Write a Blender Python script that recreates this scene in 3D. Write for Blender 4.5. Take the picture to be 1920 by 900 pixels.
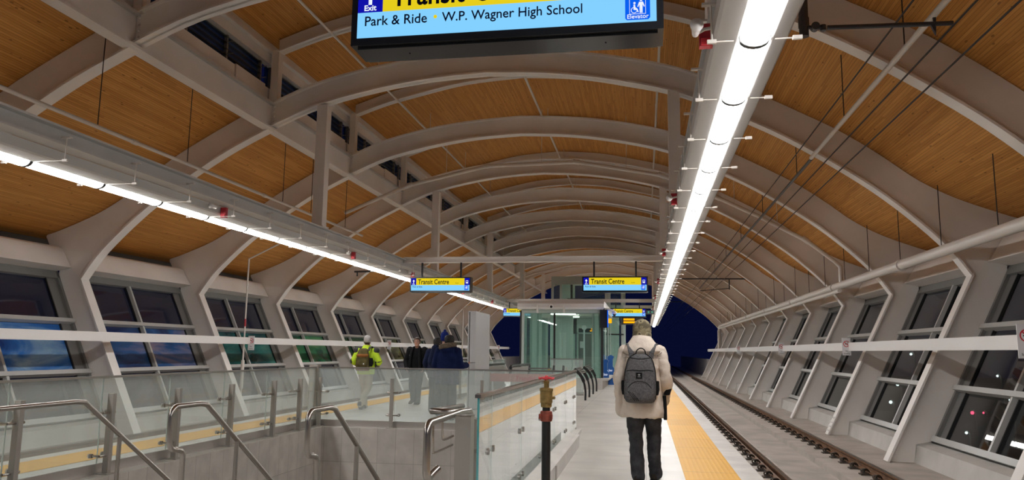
import bpy, bmesh, math, random
import numpy as np
from mathutils import Vector, Matrix, noise as mnoise
random.seed(7)
PI = math.pi
SC = bpy.context.scene
COL = SC.collection
for o in list(bpy.data.objects): bpy.data.objects.remove(o)

# ------------------------------------------------------------------ camera, sky, exposure
F_PX = 1442.0; ROLL = 0.0125; CAM_H = 1.4
_d = Vector((1209-960, -(660-450), -F_PX))
_u = Vector((math.sin(ROLL), math.cos(ROLL), 0)); _u.z = (_d.x*_u.x+_d.y*_u.y)/F_PX
_d.normalize(); _u.normalize(); _x = _d.cross(_u)
R3 = Matrix((_x, _d, _u))            # camera space to world space
cam = bpy.data.cameras.new('camera'); camo = bpy.data.objects.new('camera', cam); COL.objects.link(camo)
cam.sensor_width = 36; cam.lens = F_PX/1920*36; cam.clip_start = 0.05; cam.clip_end = 600
camo.matrix_world = Matrix.Translation((0, 0, CAM_H)) @ R3.to_4x4()
SC.camera = camo
w = bpy.data.worlds.new('night_sky'); SC.world = w; w.use_nodes = True
w.node_tree.nodes['Background'].inputs[0].default_value = (0.0022, 0.0035, 0.021, 1)
w.node_tree.nodes['Background'].inputs[1].default_value = 1.0
SC.view_settings.view_transform = 'Standard'; SC.view_settings.look = 'None'
SC.view_settings.exposure = 0.0; SC.view_settings.gamma = 1.0; SC.view_settings.use_curve_mapping = False
LENS_POWER = 30.0
UP_POWER = 0.0

# ------------------------------------------------------------------ materials
def srgb(r, g, b):
    f = lambda c: (c/255)/12.92 if c/255 <= 0.04045 else ((c/255+0.055)/1.055)**2.4
    return (f(r), f(g), f(b), 1)
class NT:
    def __init__(s, name):
        s.m = bpy.data.materials.new(name); s.m.use_nodes = True
        s.t = s.m.node_tree; s.t.nodes.clear()
        s.out = s.n('ShaderNodeOutputMaterial')
    def n(s, typ, **kw):
        nd = s.t.nodes.new(typ)
        for k, v in kw.items():
            if k.startswith('i_'):
                key = k[2:]; key = int(key) if key.isdigit() else key
                nd.inputs[key].default_value = v
            else: setattr(nd, k, v)
        return nd
    def l(s, a, ai, b, bi): s.t.links.new(a.outputs[ai], b.inputs[bi])
def mat(name, col, rough=0.5, metal=0.0, var=0.0, vscale=3.0, bump=0.0, bscale=40.0, spec=0.5, coat=0.0):
    N = NT(name); p = N.n('ShaderNodeBsdfPrincipled')
    p.inputs['Base Color'].default_value = col; p.inputs['Roughness'].default_value = rough
    p.inputs['Metallic'].default_value = metal; p.inputs['Specular IOR Level'].default_value = spec
    p.inputs['Coat Weight'].default_value = coat
    tc = N.n('ShaderNodeTexCoord')
    if var > 0:
        nz = N.n('ShaderNodeTexNoise'); nz.inputs['Scale'].default_value = vscale; nz.inputs['Detail'].default_value = 6
        N.l(tc, 'Object', nz, 'Vector')
        mx = N.n('ShaderNodeMix', data_type='RGBA')
        mx.inputs[6].default_value = tuple(c*(1-var) for c in col[:3])+(1,)
        mx.inputs[7].default_value = tuple(min(1, c*(1+var)) for c in col[:3])+(1,)
        mr = N.n('ShaderNodeMapRange'); mr.inputs[1].default_value = .3; mr.inputs[2].default_value = .7
        N.l(nz, 'Fac', mr, 0); N.l(mr, 0, mx, 0); N.l(mx, 2, p, 'Base Color')
    if bump > 0:
        n2 = N.n('ShaderNodeTexNoise'); n2.inputs['Scale'].default_value = bscale; n2.inputs['Detail'].default_value = 4
        N.l(tc, 'Object', n2, 'Vector')
        b = N.n('ShaderNodeBump'); b.inputs['Strength'].default_value = bump; b.inputs['Distance'].default_value = 0.01
        N.l(n2, 'Fac', b, 'Height'); N.l(b, 0, p, 'Normal')
    N.l(p, 0, N.out, 0)
    return N.m
def emis(name, col, s=1.0):
    N = NT(name); e = N.n('ShaderNodeEmission'); e.inputs[0].default_value = col; e.inputs[1].default_value = s
    N.l(e, 0, N.out, 0); return N.m
def glass(name, tint, haze=0.1, hazecol=(.8,.85,.83,1), refl=1.0, base=0.04, hrough=0.0):
    N = NT(name)
    tr = N.n('ShaderNodeBsdfTransparent'); tr.inputs[0].default_value = tint
    df = N.n('ShaderNodeBsdfDiffuse'); df.inputs[0].default_value = hazecol
    tl = N.n('ShaderNodeBsdfTranslucent'); tl.inputs[0].default_value = hazecol
    dd = N.n('ShaderNodeMixShader'); dd.inputs[0].default_value = .5
    N.l(df, 0, dd, 1); N.l(tl, 0, dd, 2)
    m1 = N.n('ShaderNodeMixShader'); m1.inputs[0].default_value = haze; N.l(tr, 0, m1, 1); N.l(dd, 0, m1, 2)
    gl = N.n('ShaderNodeBsdfGlossy'); gl.inputs['Roughness'].default_value = hrough; gl.inputs[0].default_value = (1, 1, 1, 1)
    lw = N.n('ShaderNodeLayerWeight'); lw.inputs[0].default_value = .5
    pw = N.n('ShaderNodeMath', operation='POWER'); pw.inputs[1].default_value = 4.5; N.l(lw, 'Facing', pw, 0)
    ma = N.n('ShaderNodeMath', operation='MULTIPLY_ADD'); ma.inputs[1].default_value = (1-base)*refl; ma.inputs[2].default_value = base; N.l(pw, 0, ma, 0)
    m2 = N.n('ShaderNodeMixShader'); N.l(ma, 0, m2, 0); N.l(m1, 0, m2, 1); N.l(gl, 0, m2, 2)
    N.l(m2, 0, N.out, 0)
    return N.m

def wood_mat():
    N = NT('timber_slat'); p = N.n('ShaderNodeBsdfPrincipled'); p.inputs['Roughness'].default_value = .62
    p.inputs['Specular IOR Level'].default_value = .25
    uv = N.n('ShaderNodeUVMap'); uv.uv_map = 'UVMap'
    sp = N.n('ShaderNodeSeparateXYZ'); N.l(uv, 0, sp, 0)
    dv = N.n('ShaderNodeMath', operation='DIVIDE'); dv.inputs[1].default_value = .045; N.l(sp, 0, dv, 0)
    fl = N.n('ShaderNodeMath', operation='FLOOR'); N.l(dv, 0, fl, 0)
    fr = N.n('ShaderNodeMath', operation='FRACT'); N.l(dv, 0, fr, 0)
    wn = N.n('ShaderNodeTexWhiteNoise', noise_dimensions='1D'); N.l(fl, 0, wn, 'W')
    # lengths along the board
    of = N.n('ShaderNodeMath', operation='MULTIPLY_ADD'); of.inputs[1].default_value = 7.0; N.l(wn, 'Value', of, 0); N.l(sp, 1, of, 2)
    d2 = N.n('ShaderNodeMath', operation='DIVIDE'); d2.inputs[1].default_value = 2.2; N.l(of, 0, d2, 0)
    f2 = N.n('ShaderNodeMath', operation='FLOOR'); N.l(d2, 0, f2, 0)
    cb = N.n('ShaderNodeCombineXYZ'); N.l(fl, 0, cb, 0); N.l(f2, 0, cb, 1)
    w2 = N.n('ShaderNodeTexWhiteNoise', noise_dimensions='2D'); N.l(cb, 0, w2, 'Vector')
    # grain
    mp = N.n('ShaderNodeMapping'); mp.inputs['Scale'].default_value = (60, 1.2, 1); N.l(uv, 0, mp, 0)
    nz = N.n('ShaderNodeTexNoise'); nz.inputs['Scale'].default_value = 1.0; nz.inputs['Detail'].default_value = 4; N.l(mp, 0, nz, 'Vector')
    ad = N.n('ShaderNodeMath', operation='MULTIPLY_ADD'); ad.inputs[1].default_value = .26; N.l(w2, 'Value', ad, 0)
    n3 = N.n('ShaderNodeMath', operation='MULTIPLY'); n3.inputs[1].default_value = .75; N.l(nz, 'Fac', n3, 0); N.l(n3, 0, ad, 2)
    cr = N.n('ShaderNodeValToRGB'); e = cr.color_ramp.elements
    e[0].position = .15; e[0].color = (0.42, 0.165, 0.034, 1); e[1].position = .85; e[1].color = (0.78, 0.40, 0.12, 1)
    m = e.new(.5); m.color = (0.62, 0.29, 0.072, 1)
    N.l(ad, 0, cr, 0)
    # knots
    mk = N.n('ShaderNodeMapping'); mk.inputs['Scale'].default_value = (7.0, 2.8, 1); N.l(uv, 0, mk, 0)
    vo = N.n('ShaderNodeTexVoronoi'); vo.inputs['Scale'].default_value = 1.0; N.l(mk, 0, vo, 'Vector')
    lt = N.n('ShaderNodeMath', operation='LESS_THAN'); lt.inputs[1].default_value = .11; N.l(vo, 'Distance', lt, 0)
    # groove between slats
    g1 = N.n('ShaderNodeMath', operation='LESS_THAN'); g1.inputs[1].default_value = .14; N.l(fr, 0, g1, 0)
    g2 = N.n('ShaderNodeMath', operation='MULTIPLY'); g2.inputs[1].default_value = .45; N.l(g1, 0, g2, 0)
    kx = N.n('ShaderNodeMath', operation='MULTIPLY'); kx.inputs[1].default_value = .55; N.l(lt, 0, kx, 0)
    mxx = N.n('ShaderNodeMath', operation='MAXIMUM'); N.l(g2, 0, mxx, 0); N.l(kx, 0, mxx, 1)
    mx = N.n('ShaderNodeMix', data_type='RGBA'); mx.inputs[7].default_value = (.10, .035, .012, 1)
    N.l(mxx, 0, mx, 0); N.l(cr, 0, mx, 6); N.l(mx, 2, p, 'Base Color')
    N.l(p, 0, N.out, 0); return N.m

def tile_mat(name, c1, c2, mortar, sx, sy, axes, rough=.5, msize=.006, spec=.5, off=.0, nscale=2.5, coordsys='Object'):
    N = NT(name); p = N.n('ShaderNodeBsdfPrincipled'); p.inputs['Roughness'].default_value = rough
    p.inputs['Specular IOR Level'].default_value = spec
    ge = N.n('ShaderNodeNewGeometry'); sp = N.n('ShaderNodeSeparateXYZ'); N.l(ge, 'Position', sp, 0)
    cb = N.n('ShaderNodeCombineXYZ'); ax = {'x': 0, 'y': 1, 'z': 2}
    if axes[0] == 'h':   # horizontal run of a vertical wall: x+y
        a = N.n('ShaderNodeMath', operation='ADD'); N.l(sp, 0, a, 0); N.l(sp, 1, a, 1); N.l(a, 0, cb, 0)
    else: N.l(sp, ax[axes[0]], cb, 0)
    N.l(sp, ax[axes[1]], cb, 1)
    br = N.n('ShaderNodeTexBrick'); br.offset = off; br.inputs['Scale'].default_value = 1
    br.inputs['Brick Width'].default_value = sx; br.inputs['Row Height'].default_value = sy
    br.inputs['Mortar Size'].default_value = msize; br.inputs['Mortar Smooth'].default_value = .1
    br.inputs['Color1'].default_value = c1; br.inputs['Color2'].default_value = c2; br.inputs['Mortar'].default_value = mortar
    N.l(cb, 0, br, 'Vector')
    nz = N.n('ShaderNodeTexNoise'); nz.inputs['Scale'].default_value = nscale; nz.inputs['Detail'].default_value = 7; N.l(ge, 'Position', nz, 'Vector')
    mr = N.n('ShaderNodeMapRange'); mr.inputs[1].default_value = .3; mr.inputs[2].default_value = .75; mr.inputs[3].default_value = .82; mr.inputs[4].default_value = 1.08
    N.l(nz, 'Fac', mr, 0)
    mx = N.n('ShaderNodeVectorMath', operation='SCALE'); N.l(br, 'Color', mx, 0); N.l(mr, 0, mx, 'Scale')
    N.l(mx, 0, p, 'Base Color'); N.l(p, 0, N.out, 0); return N.m

def tactile_mat():
    N = NT('yellow_tactile'); p = N.n('ShaderNodeBsdfPrincipled'); p.inputs['Roughness'].default_value = .55
    ge = N.n('ShaderNodeNewGeometry'); sp = N.n('ShaderNodeSeparateXYZ'); N.l(ge, 'Position', sp, 0)
    cb = N.n('ShaderNodeCombineXYZ'); N.l(sp, 0, cb, 0); N.l(sp, 1, cb, 1)
    br = N.n('ShaderNodeTexBrick'); br.offset = 0; br.inputs['Scale'].default_value = 1
    br.inputs['Brick Width'].default_value = 10; br.inputs['Row Height'].default_value = 1.2; br.inputs['Mortar Size'].default_value = .006
    br.inputs['Color1'].default_value = (.78, .40, .018, 1); br.inputs['Color2'].default_value = (.70, .35, .015, 1); br.inputs['Mortar'].default_value = (.30, .15, .01, 1)
    N.l(cb, 0, br, 'Vector'); N.l(br, 'Color', p, 'Base Color')
    mp = N.n('ShaderNodeVectorMath', operation='SCALE'); mp.inputs['Scale'].default_value = 1/.055; N.l(cb, 0, mp, 0)
    fr = N.n('ShaderNodeVectorMath', operation='FRACTION'); N.l(mp, 0, fr, 0)
    sb = N.n('ShaderNodeVectorMath', operation='DISTANCE'); sb.inputs[1].default_value = (.5, .5, 0); N.l(fr, 0, sb, 0)
    mr = N.n('ShaderNodeMapRange'); mr.inputs[1].default_value = .15; mr.inputs[2].default_value = .35; mr.inputs[3].default_value = 1; mr.inputs[4].default_value = 0
    N.l(sb, 'Value', mr, 0)
    b = N.n('ShaderNodeBump'); b.inputs['Strength'].default_value = .5; b.inputs['Distance'].default_value = .005; N.l(mr, 0, b, 'Height'); N.l(b, 0, p, 'Normal')
    N.l(p, 0, N.out, 0); return N.m

def camo_mat():
    N = NT('camouflage_knit'); p = N.n('ShaderNodeBsdfPrincipled'); p.inputs['Roughness'].default_value = .95
    tc = N.n('ShaderNodeTexCoord'); nz = N.n('ShaderNodeTexNoise'); nz.inputs['Scale'].default_value = 14; nz.inputs['Detail'].default_value = 3
    N.l(tc, 'Object', nz, 'Vector'); cr = N.n('ShaderNodeValToRGB'); cr.color_ramp.interpolation = 'CONSTANT'
    e = cr.color_ramp.elements; e[0].color = srgb(96, 88, 70); e[1].position = .46; e[1].color = srgb(128, 118, 92)
    a = e.new(.54); a.color = srgb(150, 140, 112); a = e.new(.62); a.color = srgb(80, 72, 58)
    N.l(nz, 'Fac', cr, 0); N.l(cr, 0, p, 'Base Color'); N.l(p, 0, N.out, 0); return N.m

def film_mat(name, c1, c2, c3):
    N = NT(name); p = N.n('ShaderNodeBsdfPrincipled'); p.inputs['Roughness'].default_value = .08
    ge = N.n('ShaderNodeNewGeometry')
    mp = N.n('ShaderNodeMapping'); mp.inputs['Scale'].default_value = (1, .5, 1.6); N.l(ge, 'Position', mp, 0)
    nz = N.n('ShaderNodeTexNoise'); nz.inputs['Scale'].default_value = 1.1; nz.inputs['Detail'].default_value = 8; nz.inputs['Distortion'].default_value = .6; N.l(mp, 0, nz, 'Vector')
    cr = N.n('ShaderNodeValToRGB'); e = cr.color_ramp.elements
    e[0].position = .38; e[0].color = c1; e[1].position = .68; e[1].color = c3; m = e.new(.52); m.color = c2
    N.l(nz, 'Fac', cr, 0); N.l(cr, 0, p, 'Base Color'); N.l(p, 0, N.out, 0); return N.m

M = {}
M['steel'] = mat('white_painted_steel', (.84, .80, .765, 1), .45, var=.05, vscale=1.2)
M['steel_beam'] = mat('light_grey_painted_steel', (.55, .54, .53, 1), .4, var=.06, vscale=2)
M['beamwhite'] = mat('white_powder_coat', (.80, .78, .77, 1), .35)
M['wood'] = wood_mat()
M['floor'] = tile_mat('concrete_paver', (.63, .61, .57, 1), (.57, .55, .515, 1), (.37, .36, .335, 1), 1.5, 1.2, 'xy', .42, .006, nscale=1.4)
M['edge'] = mat('pale_concrete_edge', (.60, .58, .55, 1), .55, var=.12, vscale=3, bump=.05)
M['slab'] = mat('track_slab_concrete', (.40, .36, .325, 1), .7, var=.2, vscale=1.6, bump=.1)
M['slab2'] = mat('track_plinth_concrete', (.44, .395, .355, 1), .7, var=.15, vscale=2.5, bump=.1)
M['upstand'] = mat('cast_concrete', (.55, .53, .50, 1), .6, var=.1, vscale=2)
M['yellow'] = tactile_mat()
M['rust'] = mat('rusted_rail_steel', (.17, .085, .042, 1), .65, .3, var=.35, vscale=6)
M['railtop'] = mat('polished_rail_head', (.20, .17, .15, 1), .3, .9)
M['clip'] = mat('dark_fastener_iron', (.075, .06, .05, 1), .55, .4, var=.3, vscale=30)
M['channel'] = mat('polished_steel_channel', (.55, .52, .49, 1), .3, .6)
M['inox'] = mat('brushed_stainless_steel', (.46, .43, .40, 1), .28, 1.0)
M['inox_d'] = mat('satin_stainless_steel', (.42, .395, .36, 1), .42, .25)
M['tile'] = tile_mat('stair_wall_tile', (.60, .565, .52, 1), (.66, .62, .57, 1), (.40, .375, .34, 1), .335, .6, 'hz', .45, .004, nscale=4)
M['step'] = mat('stair_concrete', (.38, .36, .33, 1), .6, var=.1)
M['guard'] = glass('guard_glass', (.93, .97, .96, 1), haze=.24, hazecol=(.88, .95, .94, 1), refl=.95)
M['gedge'] = mat('teal_glass_edge', (.10, .42, .44, 1), .15, spec=.8)
M['win'] = glass('window_glass', (.60, .64, .63, 1), haze=.015, refl=.7, base=.07)
M['darkwin'] = mat('dark_window_pane', (.012, .016, .042, 1), .06, spec=.7)
M['skypane'] = mat('painted_twilight_pane', (.025, .065, .24, 1), .2, spec=.4)  # opaque; the evening sky behind the glass is painted into its colour
M['frame'] = mat('grey_aluminium_frame', (.20, .20, .195, 1), .4, var=.04)
M['framelt'] = mat('pale_aluminium_mullion', (.50, .50, .485, 1), .35)
M['gasket'] = mat('black_gasket', (.012, .012, .013, 1), .4)
M['recess'] = mat('dark_recess_panel', (.13, .125, .12, 1), .6)
M['trough'] = mat('trough_grey_white', (.52, .51, .50, 1), .5)
M['lens'] = emis('lit_light_lens', (1, .985, .965, 1), LENS_POWER)
M['black'] = mat('black_metal', (.016, .016, .018, 1), .35)
M['black_gl'] = mat('black_glossy_casing', (.018, .019, .022, 1), .18, spec=.4)
M['red'] = mat('red_plastic', (.42, .02, .035, 1), .4)
M['redpaint'] = mat('red_painted_iron', (.62, .035, .05, 1), .3)
M['brass'] = mat('weathered_brass', (.36, .25, .095, 1), .42, .75, var=.25, vscale=25)
M['redcollar'] = mat('red_oxide_coupling', (.30, .07, .045, 1), .5, .2, var=.3, vscale=30)
M['pipeblk'] = mat('black_painted_pipe', (.013, .013, .014, 1), .4, var=.3, vscale=20)
M['pipewht'] = mat('white_painted_pipe', (.72, .67, .62, 1), .4)
M['pipegry'] = mat('grey_catenary_tube', (.085, .085, .095, 1), .4, .5)
M['wire'] = mat('dark_wire', (.05, .045, .045, 1), .5, .5)
M['sign_white'] = mat('white_sign_plate', (.80, .80, .82, 1), .4)
M['sign_red'] = mat('red_sign_ink', (.62, .03, .05, 1), .4)
M['sign_ink'] = mat('black_sign_ink', (.02, .02, .025, 1), .5)
M['pylon'] = mat('pale_grey_enamel', (.56, .56, .57, 1), .35)
M['scr_y'] = emis('screen_yellow', srgb(232, 206, 28), 1.0)
M['scr_lb'] = emis('screen_light_blue', srgb(132, 208, 255), 1.0)
M['scr_nb'] = emis('screen_navy', srgb(16, 18, 168), 1.0)
M['scr_bb'] = emis('screen_blue', srgb(10, 96, 240), 1.0)
M['scr_w'] = emis('screen_white', srgb(238, 244, 255), 1.0)
M['scr_k'] = mat('screen_black_text', (.006, .006, .02, 1), .5, spec=.1)
M['scr_nt'] = mat('screen_navy_text', (.004, .012, .06, 1), .5, spec=.1)
M['led'] = emis('amber_display', srgb(255, 170, 10), 1.3)
M['scr_g'] = emis('screen_green', srgb(110, 190, 160), .5)
M['kglass'] = glass('kiosk_glass', (.80, .90, .87, 1), haze=.05, hazecol=(.6, .75, .7, 1), refl=.8, base=.06)
M['kframe'] = mat('pale_green_grey_frame', (.50, .57, .54, 1), .4)
M['kwall'] = mat('elevator_wall', (.68, .75, .71, 1), .45)
M['blue'] = mat('blue_enamel', (.012, .10, .38, 1), .35)
M['banner'] = mat('reflection_red_banner', (.62, .20, .17, 1), .7)
M['grass'] = mat('dark_ground', (.012, .013, .009, 1), .8, var=.4, vscale=.15)
M['lamp_w'] = emis('distant_lamp', (.85, 1, .97, 1), 5)
M['lamp_r'] = emis('distant_red_lamp', (1, .05, .12, 1), 8)
M['pool'] = mat('grey_asphalt', (.045, .047, .045, 1), .5)
M['film1'] = film_mat('blue_sky_film', srgb(18, 52, 118), srgb(40, 104, 180), srgb(150, 185, 205))
M['film1b'] = film_mat('deep_blue_film', srgb(20, 38, 84), srgb(44, 92, 150), srgb(150, 135, 150))
M['film2'] = film_mat('teal_film', srgb(14, 58, 66), srgb(28, 98, 98), srgb(60, 135, 125))
M['film3'] = film_mat('green_film', srgb(18, 74, 56), srgb(38, 118, 78), srgb(90, 150, 100))
M['film4'] = film_mat('moss_film', srgb(20, 44, 34), srgb(40, 82, 50), srgb(64, 96, 60))
M['film5'] = film_mat('olive_film', srgb(46, 52, 32), srgb(96, 106, 58), srgb(112, 108, 64))
# clothes and skin
M['skin'] = mat('skin', (.46, .24, .17, 1), .5, var=.06, vscale=12)
M['hairb'] = mat('brown_hair', (.055, .03, .018, 1), .7, bump=.6, bscale=120)
M['hairk'] = mat('black_hair', (.008, .007, .008, 1), .6, bump=.6, bscale=120)
def cloth(n, c, var=.1): return mat(n, c, .9, var=var, vscale=9, bump=.35, bscale=60, spec=.15)
M['coat'] = cloth('beige_softshell', (.72, .625, .54, 1), .04)
M['seam_shade'] = cloth('beige_seam_shade', (.30, .25, .21, 1))  # real yoke seams, and the painted shade line of the hood
M['jean'] = cloth('charcoal_denim', (.048, .048, .054, 1), .45)
M['boot'] = cloth('dark_brown_leather', (.035, .028, .022, 1), .2)
M['camo'] = camo_mat()
M['bag'] = mat('heather_grey_fabric', (.115, .112, .118, 1), .9, var=.35, vscale=60, bump=.3, bscale=70, spec=.15)
M['bagdk'] = cloth('black_webbing', (.012, .012, .013, 1), .2)
M['baglt'] = cloth('light_tape', (.45, .45, .45, 1), .05)
M['glove'] = cloth('black_knit', (.012, .011, .013, 1), .2)
M['hiviz'] = cloth('fluorescent_yellow_shell', (.55, .78, .05, 1), .05)
M['hvgrey'] = cloth('dark_grey_shell', (.06, .06, .065, 1))
M['khaki'] = cloth('khaki_cotton', (.42, .36, .27, 1))
M['olive'] = cloth('olive_canvas', (.10, .085, .035, 1), .3)
M['orangebr'] = cloth('orange_brown_canvas', (.24, .10, .03, 1), .2)
M['greyknit'] = cloth('light_grey_knit', (.42, .40, .39, 1))
M['blackc'] = cloth('black_cloth', (.010, .010, .012, 1), .2)
M['blackt'] = cloth('black_cotton', (.006, .006, .008, 1), .1)
M['navy'] = cloth('navy_nylon', (.006, .012, .055, 1), .25)
M['navy2'] = cloth('slate_navy_shell', (.012, .018, .05, 1), .2)
M['bluekn'] = cloth('royal_blue_knit', (.012, .025, .16, 1), .2)
M['fur'] = mat('brown_faux_fur', (.15, .115, .085, 1), 1.0, var=.5, vscale=50, bump=1.0, bscale=90, spec=.1)
M['darktr'] = cloth('dark_trousers', (.022, .026, .034, 1))

# ------------------------------------------------------------------ mesh helpers
class MB:
    def __init__(s): s.v = []; s.f = []; s.uv = {}
    def add(s, vs, fs):
        o = len(s.v); s.v += [tuple(v) for v in vs]; s.f += [tuple(i+o for i in f) for f in fs]; return s
    def box(s, x0, x1, y0, y1, z0, z1):
        if x0 > x1: x0, x1 = x1, x0
        if y0 > y1: y0, y1 = y1, y0
        if z0 > z1: z0, z1 = z1, z0
        return s.add([(x0,y0,z0),(x1,y0,z0),(x1,y1,z0),(x0,y1,z0),(x0,y0,z1),(x1,y0,z1),(x1,y1,z1),(x0,y1,z1)],
              [(0,3,2,1),(4,5,6,7),(0,1,5,4),(1,2,6,5),(2,3,7,6),(3,0,4,7)])
    def prism(s, poly, a, b, plane='xz'):
        """polygon in plane, swept along the remaining axis from a to b"""
        n = len(poly)
        def P(p, t): return {'xz': (p[0], t, p[1]), 'xy': (p[0], p[1], t), 'yz': (t, p[0], p[1])}[plane]
        return s.add([P(p, a) for p in poly]+[P(p, b) for p in poly],
                     [tuple(range(n))[::-1], tuple(range(n, 2*n))]+[(i, (i+1) % n, n+(i+1) % n, n+i) for i in range(n)])
    def strip(s, top, bot, a, b):
        """band between two polylines (x,z) of equal length, swept along y"""
        n = len(top); o = len(s.v)
        for y in (a, b):
            for p in top: s.v.append((p[0], y, p[1]))
            for p in bot: s.v.append((p[0], y, p[1]))
        def T(k, i): return o+k*2*n+i
        def B(k, i): return o+k*2*n+n+i
        for i in range(n-1):
            s.f += [(T(0,i),T(0,i+1),B(0,i+1),B(0,i)), (T(1,i),B(1,i),B(1,i+1),T(1,i+1)),
                    (T(0,i),T(1,i),T(1,i+1),T(0,i+1)), (B(0,i),B(0,i+1),B(1,i+1),B(1,i))]
        s.f += [(T(0,0),B(0,0),B(1,0),T(1,0)), (T(0,n-1),T(1,n-1),B(1,n-1),B(0,n-1))]
        return s
    def tube(s, pts, r, n=10, cap=True):
        pts = [Vector(p) for p in pts]; rs = r if isinstance(r, (list, tuple)) else [r]*len(pts)
        o = len(s.v); up = None
        for i, p in enumerate(pts):
            if i == 0: t = pts[1]-p
            elif i == len(pts)-1: t = p-pts[i-1]
            else: t = (pts[i+1]-p).normalized()+(p-pts[i-1]).normalized()
            if t.length < 1e-9: t = pts[min(i+1, len(pts)-1)]-pts[max(i-1, 0)]
            t.normalize()
            if up is None: up = Vector((0,0,1)) if abs(t.z) < .9 else Vector((0,1,0))
            a = t.cross(up)
            if a.length < 1e-4: a = t.cross(Vector((1,0,0)))
            a.normalize(); b = t.cross(a).normalized(); up = -b if False else a.cross(t).normalized()
            k = 1.0
            if 0 < i < len(pts)-1:
                c = (pts[i+1]-p).normalized().dot((p-pts[i-1]).normalized()); k = 1/max(.5, math.sqrt((1+c)/2))
            for j in range(n):
                an = 2*PI*j/n; s.v.append(tuple(p+(a*math.cos(an)*1+b*math.sin(an))*rs[i]*(1 if k == 1 else min(k,1.15))))
        for i in range(len(pts)-1):
            for j in range(n):
                s.f.append((o+i*n+j, o+i*n+(j+1) % n, o+(i+1)*n+(j+1) % n, o+(i+1)*n+j))
        if cap: s.f.append(tuple(o+j for j in range(n))[::-1]); s.f.append(tuple(o+(len(pts)-1)*n+j for j in range(n)))
        return s
    def bar(s, a, b, w, h=None):
        """rectangular bar between two points"""
        a = Vector(a); b = Vector(b); t = (b-a).normalized(); h = w if h is None else h
        up = Vector((0,0,1)) if abs(t.z) < .95 else Vector((0,1,0))
        x = t.cross(up).normalized()*w/2; y = x.cross(t).normalized()*h/2
        vs = [p+q for p in (a, b) for q in (-x-y, x-y, x+y, -x+y)]
        return s.add(vs, [(3,2,1,0),(4,5,6,7),(0,1,5,4),(1,2,6,5),(2,3,7,6),(3,0,4,7)])
    def lathe(s, prof, c=(0,0,0), n=20):
        o = len(s.v)
        for r, z in prof:
            for j in range(n): s.v.append((c[0]+r*math.cos(2*PI*j/n), c[1]+r*math.sin(2*PI*j/n), c[2]+z))
        for i in range(len(prof)-1):
            for j in range(n): s.f.append((o+i*n+j, o+i*n+(j+1)%n, o+(i+1)*n+(j+1)%n, o+(i+1)*n+j))
        s.f.append(tuple(o+j for j in range(n))[::-1]); s.f.append(tuple(o+(len(prof)-1)*n+j for j in range(n)))
        return s
    def ball(s, c, rx, ry=None, rz=None, n=14, m=9):
        ry = rx if ry is None else ry; rz = rx if rz is None else rz
        o = len(s.v); s.v.append((c[0], c[1], c[2]-rz))
        for i in range(1, m):
            a = -PI/2+PI*i/m
            for j in range(n): s.v.append((c[0]+rx*math.cos(a)*math.cos(2*PI*j/n), c[1]+ry*math.cos(a)*math.sin(2*PI*j/n), c[2]+rz*math.sin(a)))
        s.v.append((c[0], c[1], c[2]+rz)); L = len(s.v)-1
        for j in range(n): s.f.append((o, o+1+(j+1)%n, o+1+j)); s.f.append((L, L-n+j, L-n+(j+1)%n))
        for i in range(m-2):
            for j in range(n): s.f.append((o+1+i*n+j, o+1+i*n+(j+1)%n, o+1+(i+1)*n+(j+1)%n, o+1+(i+1)*n+j))
        return s
    def loft(s, rings, n=20, e=2.0):
        """rings: (centre, half width vector, half depth vector)"""
        o = len(s.v)
        for c, a, b in rings:
            c = Vector(c); a = Vector(a); b = Vector(b)
            for j in range(n):
                t = 2*PI*j/n; ct = math.cos(t); st = math.sin(t)
                s.v.append(tuple(c+a*math.copysign(abs(ct)**(2/e), ct)+b*math.copysign(abs(st)**(2/e), st)))
        for i in range(len(rings)-1):
            for j in range(n): s.f.append((o+i*n+j, o+i*n+(j+1)%n, o+(i+1)*n+(j+1)%n, o+(i+1)*n+j))
        s.f.append(tuple(o+j for j in range(n))[::-1]); s.f.append(tuple(o+(len(rings)-1)*n+j for j in range(n)))
        return s
    def build(s, name, m, parent=None, origin=None, smooth=False, local=False, autosm=False):
        vs = np.array(s.v, dtype=float)
        if parent is not None and not local:
            off = np.array(parent_loc(parent)); loc = (0, 0, 0); vs = vs-off
        elif parent is None and not local:
            if origin is None:
                mn = vs.min(0); mxx = vs.max(0); origin = ((mn[0]+mxx[0])/2, (mn[1]+mxx[1])/2, mn[2])
            vs = vs-np.array(origin); loc = origin
        else: loc = (0, 0, 0)
        me = bpy.data.meshes.new(name); me.from_pydata([tuple(v) for v in vs], [], s.f)
        bm = bmesh.new(); bm.from_mesh(me); bmesh.ops.recalc_face_normals(bm, faces=bm.faces); bm.to_mesh(me); bm.free()
        if isinstance(m, str): m = M[m]
        me.materials.append(m)
        if smooth:
            me.shade_smooth()
            if autosm: me.set_sharp_from_angle(angle=math.radians(40))
        o = bpy.data.objects.new(name, me); COL.objects.link(o); o.location = loc
        if parent is not None: o.parent = parent
        return o
def parent_loc(p):
    l = Vector((0, 0, 0))
    while p is not None: l += p.location; p = p.parent
    return tuple(l)
def tag(o, label=None, cat=None, group=None, kind=None):
    if label: o['label'] = label
    if cat: o['category'] = cat
    if group: o['group'] = group
    if kind: o['kind'] = kind
    return o
def thing(name, label, cat, loc=(0, 0, 0), group=None, kind=None):
    o = bpy.data.objects.new(name, None); COL.objects.link(o); o.location = loc; o.empty_display_size = .1
    return tag(o, label, cat, group, kind)
def kids(o): return [c for c in bpy.data.objects if c.parent == o]
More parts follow.
